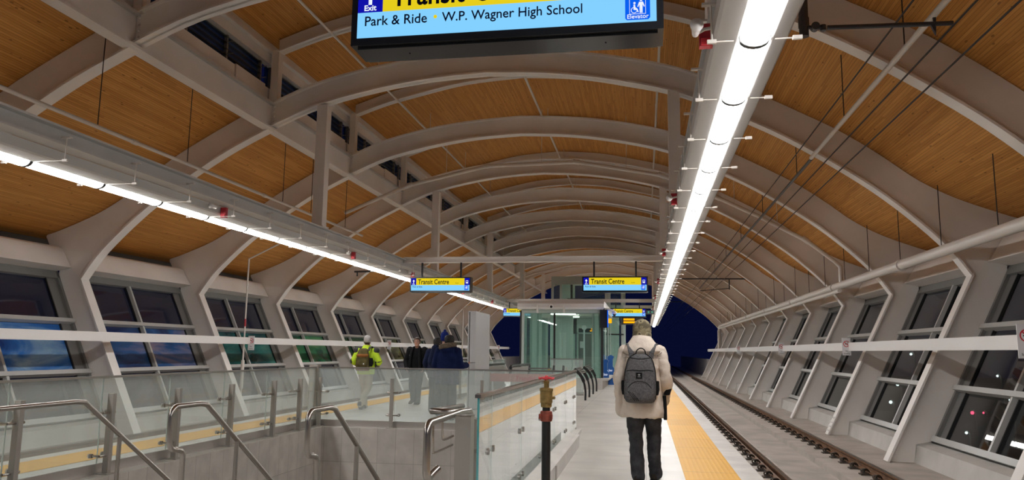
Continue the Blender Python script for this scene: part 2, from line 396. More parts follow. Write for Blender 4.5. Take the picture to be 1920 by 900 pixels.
def copy_tree(o, parent=None, keep=None):
    c = o.copy(); COL.objects.link(c); c.parent = parent
    for ch in KIDS.get(o.name, None) or kids(o): copy_tree(ch, c)
    return c
KIDS = {}
def dup(root, loc, label, group=None, rz=None):
    c = copy_tree(root); c.location = loc; c['label'] = label
    if group: c['group'] = group
    if rz is not None: c.rotation_euler = (0, 0, rz)
    return c
def text(s, size, x, y, z, m, parent, name='lettering', align='LEFT', bold=0.0, rot=(PI/2, 0, 0), sx=1.0, depth=.0008):
    cu = bpy.data.curves.new('txt', 'FONT'); cu.body = s; cu.size = size; cu.align_x = align; cu.offset = bold; cu.extrude = depth
    cu.resolution_u = 3
    to = bpy.data.objects.new('txt', cu); COL.objects.link(to)
    bpy.context.view_layer.update()
    me = bpy.data.meshes.new_from_object(to.evaluated_get(bpy.context.evaluated_depsgraph_get()))
    bpy.data.objects.remove(to); bpy.data.curves.remove(cu)
    me.name = name; me.materials.clear(); me.materials.append(M[m] if isinstance(m, str) else m)
    R = (Matrix.Rotation(rot[2], 4, 'Z') @ Matrix.Rotation(rot[0], 4, 'X')) @ Matrix.Diagonal((sx, 1, 1, 1))
    me.transform(R)
    pl = parent_loc(parent)
    me.transform(Matrix.Translation((x-pl[0], y-pl[1], z-pl[2])))
    o = bpy.data.objects.new(name, me); COL.objects.link(o); o.parent = parent
    return o
def catmull(P, n=6):
    out = []
    P = [Vector(p) for p in P]
    for i in range(len(P)-1):
        p0 = P[max(i-1, 0)]; p1 = P[i]; p2 = P[i+1]; p3 = P[min(i+2, len(P)-1)]
        for k in range(n):
            t = k/n
            out.append(.5*((2*p1)+(-p0+p2)*t+(2*p0-5*p1+4*p2-p3)*t*t+(-p0+3*p1-3*p2+p3)*t**3))
    out.append(P[-1]); return out
ORD = ['first','second','third','fourth','fifth','sixth','seventh','eighth','ninth','tenth','eleventh','twelfth','thirteenth','fourteenth','fifteenth','sixteenth','seventeenth','eighteenth','nineteenth','twentieth']
TENS = {20:'twenty',30:'thirty',40:'forty',50:'fifty',60:'sixty',70:'seventy',80:'eighty',90:'ninety'}
def ordinal(n):   # n from 1
    if n <= 20: return ORD[n-1]
    t, u = n//10*10, n % 10
    if u == 0: return TENS[t][:-1]+'ieth'
    return TENS[t]+'-'+ORD[u-1]

# ------------------------------------------------------------------ key dimensions
CX = -3.05                       # centre line of the hall
RY = [14.5+4.4*k for k in range(-3, 11)]        # arch frames
YS, YE = -3.0, 60.3              # hall start / end
EDGE_R, EDGE_L = 1.30, -7.60     # platform edges
SLAB = -.44
WX0, WX1, WY0, WY1 = -5.76, -1.50, 5.9, 13.42    # stairwell opening

# ------------------------------------------------------------------ floor, track bed
f = MB()
f.box(EDGE_L+.30, WX0, YS, 66, -.25, 0); f.box(WX1, EDGE_R-.30, YS, 66, -.25, 0)
f.box(WX0, WX1, YS, WY0, -.25, 0); f.box(WX0, WX1, WY1, 66, -.25, 0)
tag(f.build('floor', 'floor'), kind='structure')
for sgn, xe, nm, lb in ((1, EDGE_R, 'right', 'right-hand'), (-1, EDGE_L, 'left', 'left-hand')):
    e = MB(); e.box(xe, xe-sgn*.30, YS, 66, -.12, .002)
    e.box(xe-sgn*.05, xe-sgn*.30, YS, 66, SLAB, -.12)
    tag(e.build('trim_1' if sgn > 0 else 'trim_2', 'edge'), kind='structure')
    y0 = .43 if sgn > 0 else -7.34; y1 = 1.04 if sgn > 0 else -6.73
    t = MB(); t.box(y0, y1, YS, 66, 0.001, .008)
    tag(t.build('tactile_paving', 'yellow'), 'yellow tactile warning strip along the %s platform edge' % lb, 'tactile strip')
    # track bed
    s = MB(); x0, x1 = (1.0, 4.60) if sgn > 0 else (-7.3, -10.70)
    s.box(x0, x1, YS, 110, SLAB-.3, SLAB-.10)
    tag(s.build('floor_slab_right' if sgn > 0 else 'floor_slab_left', 'slab'), kind='structure')
    mx = lambda x: x if sgn > 0 else 2*(-3.15)-x
    p = MB()
    for a, b in ((1.36, 2.16), (2.98, 3.72)):
        y = YS
        while y < 100:
            p.box(mx(a), mx(b), y, y+5.97, SLAB-.10, SLAB+.0); y += 6.0
    p.box(mx(3.74), mx(4.62), YS, 100, SLAB-.10, SLAB+.03)
    tag(p.build('trim_3' if sgn > 0 else 'trim_4', 'slab2'), kind='structure')
    # rails
    for k, xr in enumerate((1.92, 3.46)):
        xr = mx(xr); lab = '%s rail of the %s track' % (('platform-side', 'wall-side')[k], lb)
        rt = thing('track_rail', 'rusty steel '+lab, 'rail', (xr, YS, SLAB), 'running rails')
        prof = [(-.07, .015), (.07, .015), (.07, .03), (.012, .05), (.010, .11), (.034, .122), (.034, .145), (-.034, .145), (-.034, .122), (-.010, .11), (-.012, .05), (-.07, .03)]
        r = MB(); r.prism([(xr+a, SLAB+b) for a, b in prof], YS, 105); r.build('rail_web', 'rust', rt)
        r = MB(); r.box(xr-.027, xr+.027, YS, 105, SLAB+.1452, SLAB+.148); r.build('rail_head', 'railtop', rt)
        if sgn > 0:
            # one fastener, then copies
            y = 7.2
            c = MB(); c.box(xr-.20, xr-.06, y-.08, y+.08, SLAB+.001, SLAB+.018)
            c.box(xr-.155, xr-.10, y-.05, y+.05, SLAB+.018, SLAB+.045)
            c.tube(catmull([(xr-.17, y-.05, SLAB+.03), (xr-.18, y-.03, SLAB+.075), (xr-.12, y-.035, SLAB+.095), (xr-.075, y, SLAB+.075), (xr-.05, y+.03, SLAB+.04)], 4), .011, 6)
            c.tube(catmull([(xr-.16, y+.05, SLAB+.03), (xr-.17, y+.035, SLAB+.07), (xr-.12, y+.04, SLAB+.08), (xr-.07, y+.05, SLAB+.05)], 4), .011, 6)
            c.tube([(xr-.13, y, SLAB+.04), (xr-.13, y, SLAB+.085)], .018, 8)
            c.box(xr-.19, xr+.16, y-.07, y+.07, SLAB+.001, SLAB+.014); c.box(xr+.08, xr+.15, y-.05, y+.05, SLAB+.012, SLAB+.035)
            c0 = c.build('rail_clip', 'clip', rt)
            for i in range(1, 78):
                d = c0.copy(); COL.objects.link(d); d.parent = rt; d.location = c0.location+Vector((0, i*.65, 0))

# outside ground far below and the land past the station
g = MB(); g.box(-260, 260, -60, 420, -9.4, -9.2); tag(g.build('floor_ground', 'grass'), kind='structure')
b = MB(); b.box(1.0, 4.9, 60.3, 110, -9.2, SLAB-.3); b.box(-10.9, -7.3, 60.3, 110, -9.2, SLAB-.3); b.box(-7.3, 1.0, 66, 110, -9.2, SLAB-.1)
tag(b.build('trim_5', 'slab'), kind='structure')
b = MB(); b.box(4.9, 5.2, 60.6, 110, -9.2, .9); tag(b.build('trim_6', 'upstand'), kind='structure')
b = MB(); b.box(-11.2, -10.9, 60.6, 110, -9.2, .9); tag(b.build('trim_7', 'upstand'), kind='structure')

# ------------------------------------------------------------------ hall section curves (u from centre, z)
LOW = [(8.67, 2.78), (8.22, 3.40), (7.35, 4.22), (6.42, 4.90), (5.5, 5.47), (4.6, 5.92), (3.6, 6.33), (2.4, 6.62), (1.2, 6.80), (0, 6.87)]
TOP = [(9.62, 3.74), (9.25, 3.86), (8.5, 4.16), (7.9, 4.50), (7.35, 4.93), (6.9, 5.26), (6.4, 5.58), (5.22, 6.22), (4.72, 6.44)]
TOPC = [(4.6, 6.44), (3.6, 6.84), (2.4, 7.12), (1.2, 7.28), (0, 7.35)]
UPL = [(4.5, 7.55), (3.7, 7.82), (2.9, 8.02), (1.5, 8.31), (0, 8.43)]
def smoothp(P, n=5): return [(v.x, v.y) for v in catmull([(a, b, 0) for a, b in P], n)]
LOWS = smoothp(LOW[:6]); LOWC = smoothp(LOW[5:]); TOPS = smoothp(TOP); TOPCS = smoothp(TOPC); UPS = smoothp(UPL)
def resample(P, n):
    d = [0]
    for i in range(1, len(P)): d.append(d[-1]+math.hypot(P[i][0]-P[i-1][0], P[i][1]-P[i-1][1]))
    out = []
    for k in range(n):
        t = d[-1]*k/(n-1); i = 0
        while i < len(d)-2 and d[i+1] < t: i += 1
        q = (t-d[i])/(d[i+1]-d[i]); out.append((P[i][0]+(P[i+1][0]-P[i][0])*q, P[i][1]+(P[i+1][1]-P[i][1])*q))
    return out
def offs(P, d):
    out = []
    for i, p in enumerate(P):
        a = P[max(i-1, 0)]; b = P[min(i+1, len(P)-1)]; tx, tz = b[0]-a[0], b[1]-a[1]; l = math.hypot(tx, tz)
        out.append((p[0]-tz/l*d, p[1]+tx/l*d))
    return out
def mir(P, s): return [(CX+s*u, z) for u, z in P]
FW, FT, WT = .24, .035, .05

# one arch frame built at y = 0
fr = thing('arch_frame', '', 'arch', (0, 0, 0), 'steel arch frames')
for s in (1, -1):
    # leaning column from foot to knee
    c = MB()
    poly = [(7.13, SLAB+.03), (7.56, SLAB+.03), (7.60, -.10), (7.86, -.05), (9.24, 2.80), (9.24, 2.98), (8.67, 2.78)]
    c.prism(mir(poly, s), -WT/2, WT/2)
    fl = [(7.13, SLAB+.03), (8.67, 2.78)]; c.strip(mir(offs(fl, FT), s), mir(fl, s), -FW/2, FW/2)
    c.build('column', 'steel', fr)
    r = MB()
    n = 40; lo = resample(LOWS, n); hi = resample([(9.24, 2.98), (9.60, 3.72)]+TOPS, n)
    # web polygon bounded by the lower curve and the wood line
    poly = LOWS+[(4.6, 6.44)]+TOPS[::-1]+[(9.64, 3.70), (9.24, 2.98)]
    r.prism(mir(poly, s), -WT/2, WT/2)
    r.strip(mir(offs(LOWS, FT), s), mir(LOWS, s), -FW/2, FW/2)
    r.build('rafter', 'steel', fr)
    p = MB(); p.box(CX+s*4.46, CX+s*4.62, -.09, .09, 6.44, 7.6); p.build('post', 'steel', fr)
    bt = MB()
    for zz in (5.98, 6.08, 6.18, 6.28, 6.38): bt.tube([(CX+s*4.53, -.055, zz), (CX+s*4.53, -.025, zz)], .020, 8)
    bt.build('bolt_row', 'steel', fr)
full = [(-u, z) for u, z in LOWC]+[(u, z) for u, z in LOWC[::-1]][1:]
fullT = [(-u, z) for u, z in resample(TOPCS, len(LOWC))]+[(u, z) for u, z in resample(TOPCS, len(LOWC))[::-1]][1:]
a = MB(); a.strip(mir(fullT, 1), mir(full, 1), -WT/2, WT/2)
lowfull = mir(full, 1); a.strip([(x, z+FT) for x, z in lowfull], lowfull, -FW/2, FW/2)
tf = mir(fullT, 1); a.strip(tf, [(x, z-FT) for x, z in tf], -FW/2, FW/2)
a.build('arch', 'steel', fr)
uf = [(-u, z) for u, z in UPS]+[(u, z) for u, z in UPS[::-1]][1:]; ufm = mir(uf, 1)
a = MB(); a.strip([(x, z+.30) for x, z in ufm], ufm, -.03, .03); a.strip([(x, z+FT) for x, z in ufm], ufm, -.11, .11)
a.build('upper_arch', 'steel', fr)
fk = kids(fr)
for i, y in enumerate(RY):
    lab = 'white steel arch frame with leaning columns, %s along the hall from the camera' % ordinal(i+1)
    if i == 0: c = fr; fr['label'] = lab
    else:
        c = fr.copy(); COL.objects.link(c); c['label'] = lab
        for k in fk:
            if y > 42 and k.name.split('.')[0] in ('upper_arch', 'post'): continue
            d = k.copy(); COL.objects.link(d); d.parent = c
    c.location = (0, y, 0)
    if i == 4:
        sp = MB()
        A = Vector((4.10, 0, -.36)); B = Vector((4.28, 0, .02)); t = (B-A).normalized(); nn = Vector((-t.z, 0, t.x))
        for yy in (-.07, .07):
            for q in range(4):
                pnt = A+t*(.04+q*.105)+nn*.02+Vector((0, yy, 0)); sp.tube([pnt, pnt+nn*.03], .02, 7)
        sp.add([tuple(A+nn*.004+Vector((0, -.13, 0))), tuple(A+nn*.004+Vector((0, .13, 0))), tuple(B+nn*.004+Vector((0, .13, 0))), tuple(B+nn*.004+Vector((0, -.13, 0))),
                tuple(A+nn*.024+Vector((0, -.13, 0))), tuple(A+nn*.024+Vector((0, .13, 0))), tuple(B+nn*.024+Vector((0, .13, 0))), tuple(B+nn*.024+Vector((0, -.13, 0)))],
               [(0,1,2,3),(7,6,5,4),(0,4,5,1),(1,5,6,2),(2,6,7,3),(3,7,4,0)])
        sp.v = [(v[0], v[1]+y, v[2]) for v in sp.v]
        sp.build('splice_plate', 'beamwhite', c)

# ------------------------------------------------------------------ timber ceilings
def vault(name, P, y0, y1, thick=.08):
    me = bpy.data.meshes.new(name); n = len(P); up = offs(P, -thick) if P[0][0] > P[-1][0] else offs(P, thick)
    vs = [(x, y, z) for y in (y0, y1) for x, z in P]+[(x, y, z) for y in (y0, y1) for x, z in up]
    fs = []; d = [0]
    for i in range(1, n): d.append(d[-1]+math.hypot(P[i][0]-P[i-1][0], P[i][1]-P[i-1][1]))
    for i in range(n-1):
        fs.append((i, i+1, n+i+1, n+i)); fs.append((2*n+i, 3*n+i, 3*n+i+1, 2*n+i+1))
    fs += [(0, n, 3*n, 2*n), (n-1, 3*n-1, 4*n-1, 2*n-1)]
    for i in range(n-1): fs += [(i, 2*n+i, 2*n+i+1, i+1), (n+i, n+i+1, 3*n+i+1, 3*n+i)]
    me.from_pydata(vs, [], fs); uvl = me.uv_layers.new(name='UVMap')
    for poly in me.polygons:
        for li in poly.loop_indices:
            vi = me.loops[li].vertex_index; uvl.data[li].uv = (d[vi % n], vs[vi][1])
    me.materials.append(M['wood']); o = bpy.data.objects.new(name, me); COL.objects.link(o)
    return tag(o, kind='structure')
SIDE = smoothp([(10.9, 3.62), (10.3, 3.66)]+TOP, 5); SIDE = [(u, z+.02) for u, z in SIDE]
vault('ceiling_right', mir(SIDE, 1), YS, YE)
vault('ceiling_left', mir(SIDE, -1)[::-1], YS, YE)
UW = [(5.0, 7.66), (4.86, 7.73)]+[(u, z+.32) for u, z in UPS]; UWF = [(-u, z) for u, z in UW]+[(u, z) for u, z in UW[::-1]][1:]
vault('ceiling_upper', mir(UWF, 1)[::-1], YS, 41.2)
CW = [(-u, z+.02) for u, z in TOPCS]+[(u, z+.02) for u, z in TOPCS[::-1]][1:]
vault('ceiling_far', mir(CW, 1)[::-1], 41.2, YE)
bk = MB(); nq = 30; bk.strip(resample(mir(UWF, 1), nq), resample([(CX-4.86, 6.4)]+mir(CW, 1)+[(CX+4.86, 6.4)], nq), 41.05, 41.2)
tag(bk.build('wall_clerestory_end', 'steel'), kind='structure')
# edge beams, clerestory panels, louvres
for s, nm in ((1, 'right'), (-1, 'left')):
    X = lambda u: CX+s*u
    cb = thing('roof_edge_beam', 'long white steel beam running under the %s row of louvre windows' % nm, 'beam', (X(4.6), YS, 5.9))
    m = MB(); m.box(X(4.585), X(4.635), YS, YE, 5.90, 6.44); m.build('beam_web', 'steel', cb)
    m = MB(); m.box(X(4.49), X(4.73), YS, YE, 5.88, 5.92); m.build('lower_flange', 'steel', cb)
    m = MB(); m.box(X(4.52), X(4.72), YS, YE, 6.40, 6.46); m.build('upper_flange', 'steel_beam', cb)
    m = MB(); m.box(X(4.78), X(4.86), YS, 41, 6.46, 6.86); m.box(X(4.70), X(4.86), YS, 41, 7.34, 7.90)
    m.box(X(4.60), X(4.86), YS, 41, 7.55, 7.60)
    tag(m.build('wall_clerestory_'+nm, 'steel'), kind='structure')
    for i in range(10):
        y0, y1 = RY[0]+i*4.4-4.4+.1, RY[0]+i*4.4-.1
        if y1 > 41.2: break
        wn = thing('louvre_window', 'dark louvred clerestory window high on the %s side, %s bay from the camera' % (nm, ordinal(i+1)), 'louvre window', (X(4.82), (y0+y1)/2, 6.78), 'clerestory louvre windows')
        m = MB(); m.box(X(4.86), X(4.88), y0, y1, 6.84, 7.36); m.build('pane', 'skypane', wn)
        m = MB()
        for q in range(4):
            zz = 6.92+q*.12; m.box(X(4.76), X(4.86), y0+.1, y1-.1, zz, zz+.012)
        m.build('louvre_blades', M['win'], wn)
        m = MB()
        for q in range(4):
            yy = y0+.12+(y1-y0-.24)*q/3; m.box(X(4.78), X(4.84), yy-.025, yy+.025, 6.86, 7.34)
            for zz in (6.96, 7.2): m.box(X(4.66), X(4.80), yy-.012, yy+.012, zz, zz+.015)
        m.build('bracket', 'frame', wn)
        pn = MB(); pn.box(X(4.745), X(4.77), y0+.02, y1-1.2, 6.52, 6.84); pn.build('cover_panel', 'steel', wn); pn = MB(); pn.box(X(4.72), X(4.77), y1-1.18, y1-.02, 6.54, 6.86); pn.build('cover_panel', 'steel', wn)

# ------------------------------------------------------------------ side walls, windows, ledge boxes
wk = 0; tk = 20
SL = Vector((9.27-7.86, 2.95+.05)).normalized()
for s, nm in ((1, 'right'), (-1, 'left')):
    X = lambda u: CX+s*u
    m = MB()
    m.prism([(X(7.60), SLAB), (X(7.55), SLAB+.03), (X(7.62), -.12), (X(7.84), -.08), (X(8.15), -.10), (X(8.15), -9.2), (X(7.75), -9.2)], YS, YE)
    tag(m.build('wall_'+nm, 'upstand'), kind='structure')
    m = MB(); m.prism([(X(9.70), 3.30), (X(9.86), 3.30), (X(11.0), 3.62), (X(11.0), 3.75), (X(10.0), 3.72)], YS, YE)
    tag(m.build('wall_%s_upper' % nm, 'recess'), kind='structure')
    for i in range(len(RY)-1):
        if RY[i] < (9 if s > 0 else 9): continue
        y0, y1 = RY[i]+.03, RY[i+1]-.03; wk += 1
        wn = thing('window_%d' % wk, None, None, (X(7.86), (y0+y1)/2, -.05), kind='structure')
        def P(t, d=0.0):   # t along slope 0..1 , d outward
            return (X(7.86+(9.27-7.86)*t+SL.y*d), -.05+3.0*t-SL.x*d)
        def rib(mb, t0, t1, ya, yb, d0, d1):
            mb.prism([P(t0, d0), P(t1, d0), P(t1, d1), P(t0, d1)], ya, yb)
        fm = MB(); W = .34
        rib(fm, 0, 1, y0, y0+.07, 0, .08); rib(fm, 0, 1, y1-.07, y1, 0, .08)
        rib(fm, 0, 1, y0, y0+W, .06, .12); rib(fm, 0, 1, y1-W, y1, .06, .12); rib(fm, .95, 1, y0, y1, .0, .12)
        fm.build('frame', 'frame', wn)
        ml = MB(); ym = (y0+y1)/2
        rib(ml, 0.0, .03, y0+.03, y1-.03, -.05, .08)
        rib(ml, .0, .95, ym-.03, ym+.03, -.03, .08)
        for t in (.30, .645): rib(ml, t-.012, t+.014, y0+.03, y1-.03, -.06, .08)
        ml.build('mullion', 'framelt', wn)
        gk = MB()
        for ya in (y0+W, ym-.07, ym+.04, y1-W-.03): rib(gk, .03, .95, ya, ya+.03, .045, .10)
        gk.build('gasket', 'gasket', wn)
        for r_, (ta, tb) in enumerate(((.03, .29), (.315, .63), (.66, .95))):
            for ya, yb in ((y0+W, ym-.04), (ym+.04, y1-W)):
                if s > 0: mm = 'win'
                elif r_ == 2: mm = 'darkwin'
                else:
                    bay = i-2
                    mm = ['film1', 'film1b', 'film2', 'film3', 'film4', 'film5', 'film4', 'film5', 'film5', 'film4', 'film4', 'film4'][max(0, min(11, bay))]
                    if r_ == 0: mm = 'darkwin'
                pm = MB(); rib(pm, ta, tb, ya, yb, .075, .085); pm.build('pane', mm, wn)
        if s < 0 and i >= 3:   # upper panes of the farther bays are tinted glass too
            pass
        tk += 1
        bx = MB(); bx.prism([(X(8.95), 3.03), (X(9.28), 2.96), (X(9.80), 3.50), (X(9.28), 3.48), (X(9.20), 3.44)], y0+.02, y1-.02)
        bx.prism([(X(8.93), 3.025), (X(9.30), 2.95), (X(9.31), 2.98), (X(8.945), 3.055)], y0+.02, y1-.02)
        tag(bx.build('trim_%d' % tk, 'steel'), kind='structure')

# waist-height white rail beams in front of the windows
def board(s, yend, posts):
    X = CX+s*7.52
    nm = 'right' if s > 0 else 'left'
    t = thing('rail_beam', 'long white horizontal beam fixed across the %s row of columns' % nm, 'beam', (X, YS, 1.48))
    m = MB(); m.box(X-.05, X+.05, YS, yend, 1.48, 1.66); m.build('beam_body', 'beamwhite', t)
    m = MB()
    for y in RY:
        if y < 9 or y > yend: continue
        m.box(X, CX+s*8.15, y-.03, y+.03, 1.53, 1.60)
    m.build('bracket', 'steel', t)
    m = MB(); m.box(X-.04, X+.04, yend, yend+.5, 1.55, 1.59); m.build('end_rod', 'beamwhite', t)
board(1, 56.8, None); board(-1, 60.2, None)

def nosmoking(x, y, z, lab, w=.20, h=.40):
    t = thing('no_smoking_sign', lab, 'sign', (x, y, z), 'no smoking signs on the white beams')
    m = MB(); m.box(x-w/2, x+w/2, y-.006, y+.006, z, z+h); m.build('plate', 'sign_white', t)
    r = MB(); cx, cz = x, z+h*.66; R = w*.38; n = 26
    vs = []
    for k in range(n):
        a = 2*PI*k/n
        for rr in (R, R*.80): vs.append((cx+rr*math.cos(a), y-.009, cz+rr*math.sin(a)))
    fs = [(2*k, 2*((k+1) % n), 2*((k+1) % n)+1, 2*k+1) for k in range(n)]; r.add(vs, fs)
    r.bar((cx-R*.62, y-.009, cz+R*.62), (cx+R*.62, y-.009, cz-R*.62), .004, R*.2)
    r.build('prohibition_ring', 'sign_red', t)
    c = MB(); c.box(cx-R*.5, cx+R*.35, y-.0085, y-.0075, cz-R*.12, cz+R*.08)
    c.box(cx+R*.40, cx+R*.52, y-.0085, y-.0075, cz-R*.12, cz+R*.08)
    c.tube(catmull([(cx+R*.45, y-.008, cz+R*.12), (cx+R*.35, y-.008, cz+R*.3), (cx+R*.5, y-.008, cz+R*.4), (cx+R*.3, y-.008, cz+R*.6)], 4), .0035, 5)
    c.build('cigarette_symbol', 'sign_ink', t)
    text('No', w*.24, x, y-.0075, z+h*.22, 'sign_ink', t, align='CENTER')
    text('Smoking', w*.20, x, y-.0075, z+h*.08, 'sign_ink', t, align='CENTER')
    return t
XB = CX+7.52-.07
nosmoking(XB-.02, 9.9, 1.38, 'white no smoking sign on the right beam, nearest the camera')
nosmoking(XB-.02, 18.1, 1.38, 'white no smoking sign seen edge-on at the middle of the right beam', .18, .38)
nosmoking(XB-.02, 26.4, 1.38, 'smaller white no smoking sign farther along the right beam', .18, .38)
nosmoking(XB-.02, 38.0, 1.38, 'tiny no smoking sign near the far end of the right beam', .18, .38)
nosmoking(CX-7.52+.08, 19.5, 1.32, 'white no smoking sign on the left beam beside the thin upright pole', .18, .38)
nosmoking(CX-7.52+.08, 31.0, 1.38, 'small no smoking sign on the left beam behind the group in navy coats', .18, .38)
nosmoking(CX-7.52+.08, 55.5, 1.38, 'far no smoking sign at the end of the left beam', .18, .38)

# ------------------------------------------------------------------ light beams with linear lights
for s, nm in ((1, 'right'), (-1, 'left')):
    UL = 3.78 if s > 0 else 3.80
    X = lambda u: CX+s*u
    yS, yE = -2.2, (62.0 if s > 0 else 59.5)
    XC = .60 if s > 0 else -6.48
    b = thing('carrier_beam', 'long pale steel beam above the %s row of lights' % nm, 'beam', (XC, yS, 3.65))
    m = MB(); m.box(XC-.03, XC+.03, yS, yE, 3.62, 3.81); m.build('beam_web', 'steel_beam', b)
    m = MB(); m.box(XC-.12, XC+.12, yS, yE, 3.79, 3.815); m.box(XC-.12, XC+.12, yS, yE, 3.605, 3.63); m.build('beam_flange', 'steel_beam', b)
    for i, y in enumerate([14.5, 23.3, 32.1, 40.9, 49.7, 5.7]):
        c = MB(); c.box(XC-.11, XC+.11, y-.11, y+.11, 3.82, 6.36); c.box(XC-.15, XC+.15, y-.16, y+.16, 3.818, 3.835)
        if i == 5: nmn = 'nearest to the camera'
        else: nmn = ordinal(i+2)+' from the camera'
        tag(c.build('hanger_column', 'steel'), 'square white steel column standing on the %s light beam, %s' % (nm, nmn), 'column', 'columns on the light beams')
    t = thing('light_trough', 'continuous white metal trough holding the %s row of lights' % nm, 'light trough', (X(UL), yS, 3.42))
    m = MB(); w1 = UL
    m.prism([(X(w1-.105), 3.43), (X(w1-.115), 3.43), (X(w1-.235), 3.47), (X(w1-.255), 3.49), (X(w1-.255), 3.60), (X(w1+.235), 3.60), (X(w1+.235), 3.49), (X(w1+.215), 3.465), (X(w1+.115), 3.43), (X(w1+.105), 3.43), (X(w1+.105), 3.50), (X(w1-.105), 3.50)], yS, yE)
    m.build('trough_body', 'trough', t)
    y = yS+.02
    hk = []
    h0 = None; k = 0
    yy = 1.39
    while yy < yE-1:
        if h0 is None:
            xr_ = XC-s*.14; h = MB(); h.box(xr_-.03, xr_+.03, yy-.012, yy+.012, 3.42, 3.445); h.box(X(w1-.13), xr_, yy-.006, yy+.006, 3.428, 3.434)
            h2 = MB(); h2.box(X(w1+.24), X(w1+.30), yy-.012, yy+.012, 3.42, 3.445); h2.box(X(w1+.13), X(w1+.29), yy-.006, yy+.006, 3.428, 3.434); h1 = h2.build('cross_clip', 'pipewht', t)
            h.tube([(xr_, yy, 3.43), (xr_, yy, 3.69)], .007, 6); h.box(xr_-.06, xr_+.06, yy-.02, yy+.02, 3.685, 3.70)
            h0 = h.build('hanger', 'pipewht', t); y00 = yy
        else:
            for hh_ in (h0, h1): d = hh_.copy(); COL.objects.link(d); d.parent = t; d.location = (0, yy-y00, 0)
        yy += 1.2
    # lights
    first = None; yy = 1.39-3.6; idx = 0
    while yy < yE-.6:
        idx += 1
        lab = 'lit white linear light in the %s row, %s from the camera end' % (nm, ordinal(idx))
        if first is None:
            first = thing('linear_light', lab, 'light', (X(UL), yy, 3.42), 'linear lights of the %s row' % nm)
            L = MB(); n = 8; w = .092
            prof = [(-w, 3.455)]+[(-w*math.cos(PI*q/n), 3.436-.058*math.sin(PI*q/n)) for q in range(n+1)]+[(w, 3.455)]
            L.prism([(X(UL)+a, b_) for a, b_ in prof], yy+.02, yy+1.17); L.build('lens', 'lens', first)
            R_ = MB(); pr2 = [(-w-.004, 3.46)]+[(-(w+.006)*math.cos(PI*q/n), 3.434-.062*math.sin(PI*q/n)) for q in range(n+1)]+[(w+.004, 3.46)]
            R_.prism([(X(UL)+a, b_) for a, b_ in pr2], yy+1.172, yy+1.218); R_.build('joint_band', 'gasket', first)
            H = MB(); H.box(X(UL)-.10, X(UL)+.10, yy+.02, yy+1.18, 3.457, 3.49); H.build('housing', 'beamwhite', first)
            fkids = kids(first)
        else:
            c = first.copy(); COL.objects.link(c); c.location = (X(UL), yy, 3.42); c['label'] = lab
            for k_ in fkids: d = k_.copy(); COL.objects.link(d); d.parent = c
        yy += 1.2

# red strobes and small white heads on the light beams
def strobe(x, y, z, s, lab):
    t = thing('alarm_strobe', lab, 'alarm', (x, y, z), 'red alarm strobes on the light beams')
    m = MB(); m.box(x-.045, x+.045, y-.03, y+.03, z, z+.16); m.build('housing', 'red', t)
    m = MB(); m.box(x-.035, x+.035, y-.045, y-.028, z+.005, z+.05); m.build('lens', 'redpaint', t)
def camhead(x, y, z, s, lab):
    t = thing('speaker_horn', lab, 'speaker', (x, y, z), 'small white loudspeakers on the light beams')
    m = MB(); m.tube([(x, y, z), (x, y-.10, z), (x, y-.16, z)], [.022, .032, .045], 14); m.build('horn', 'beamwhite', t, smooth=True)
    m = MB(); m.tube([(x, y, z), (x+s*.06, y+.02, z+.04), (x+s*.14, y+.04, z+.06)], .012, 8); m.build('bracket', 'beamwhite', t)
for i, y in enumerate([5.2, 11.0, 17.0, 24.0, 31.0, 39.0]):
    strobe(.44, y, 3.48, 1, 'red alarm strobe on the right light beam, %s from the camera' % ordinal(i+1))
    camhead(.36, y-.14, 3.52, 1, 'small white loudspeaker beside a red strobe on the right beam, %s from the camera' % ordinal(i+1))
for i, y in enumerate([11.05, 16.6, 21.2, 27.5, 33.0]):
    strobe(-6.54, y, 3.42, -1, 'red alarm strobe on the left light beam, %s from the camera' % ordinal(i+1))
    camhead(-6.50, y-.3, 3.53, -1, 'small white loudspeaker near a red strobe on the left beam, %s from the camera' % ordinal(i+1))

# ------------------------------------------------------------------ tie beams
for i, (y, z) in enumerate(((20.05, 3.72), (36.0, 3.66), (40.9, 3.66))):
    m = MB(); m.box(-6.44, .56, y-.05, y+.05, z+.02, z+.13); m.box(-6.44, .56, y-.10, y+.10, z, z+.022); m.box(-6.44, .56, y-.10, y+.10, z+.128, z+.15)
    tag(m.build('cross_beam', 'steel'), ['white steel beam crossing the hall and carrying the two far display signs', 'thin white beam crossing the hall in front of the elevator tower', 'farthest white beam crossing above the kiosk roof'][i], 'beam')

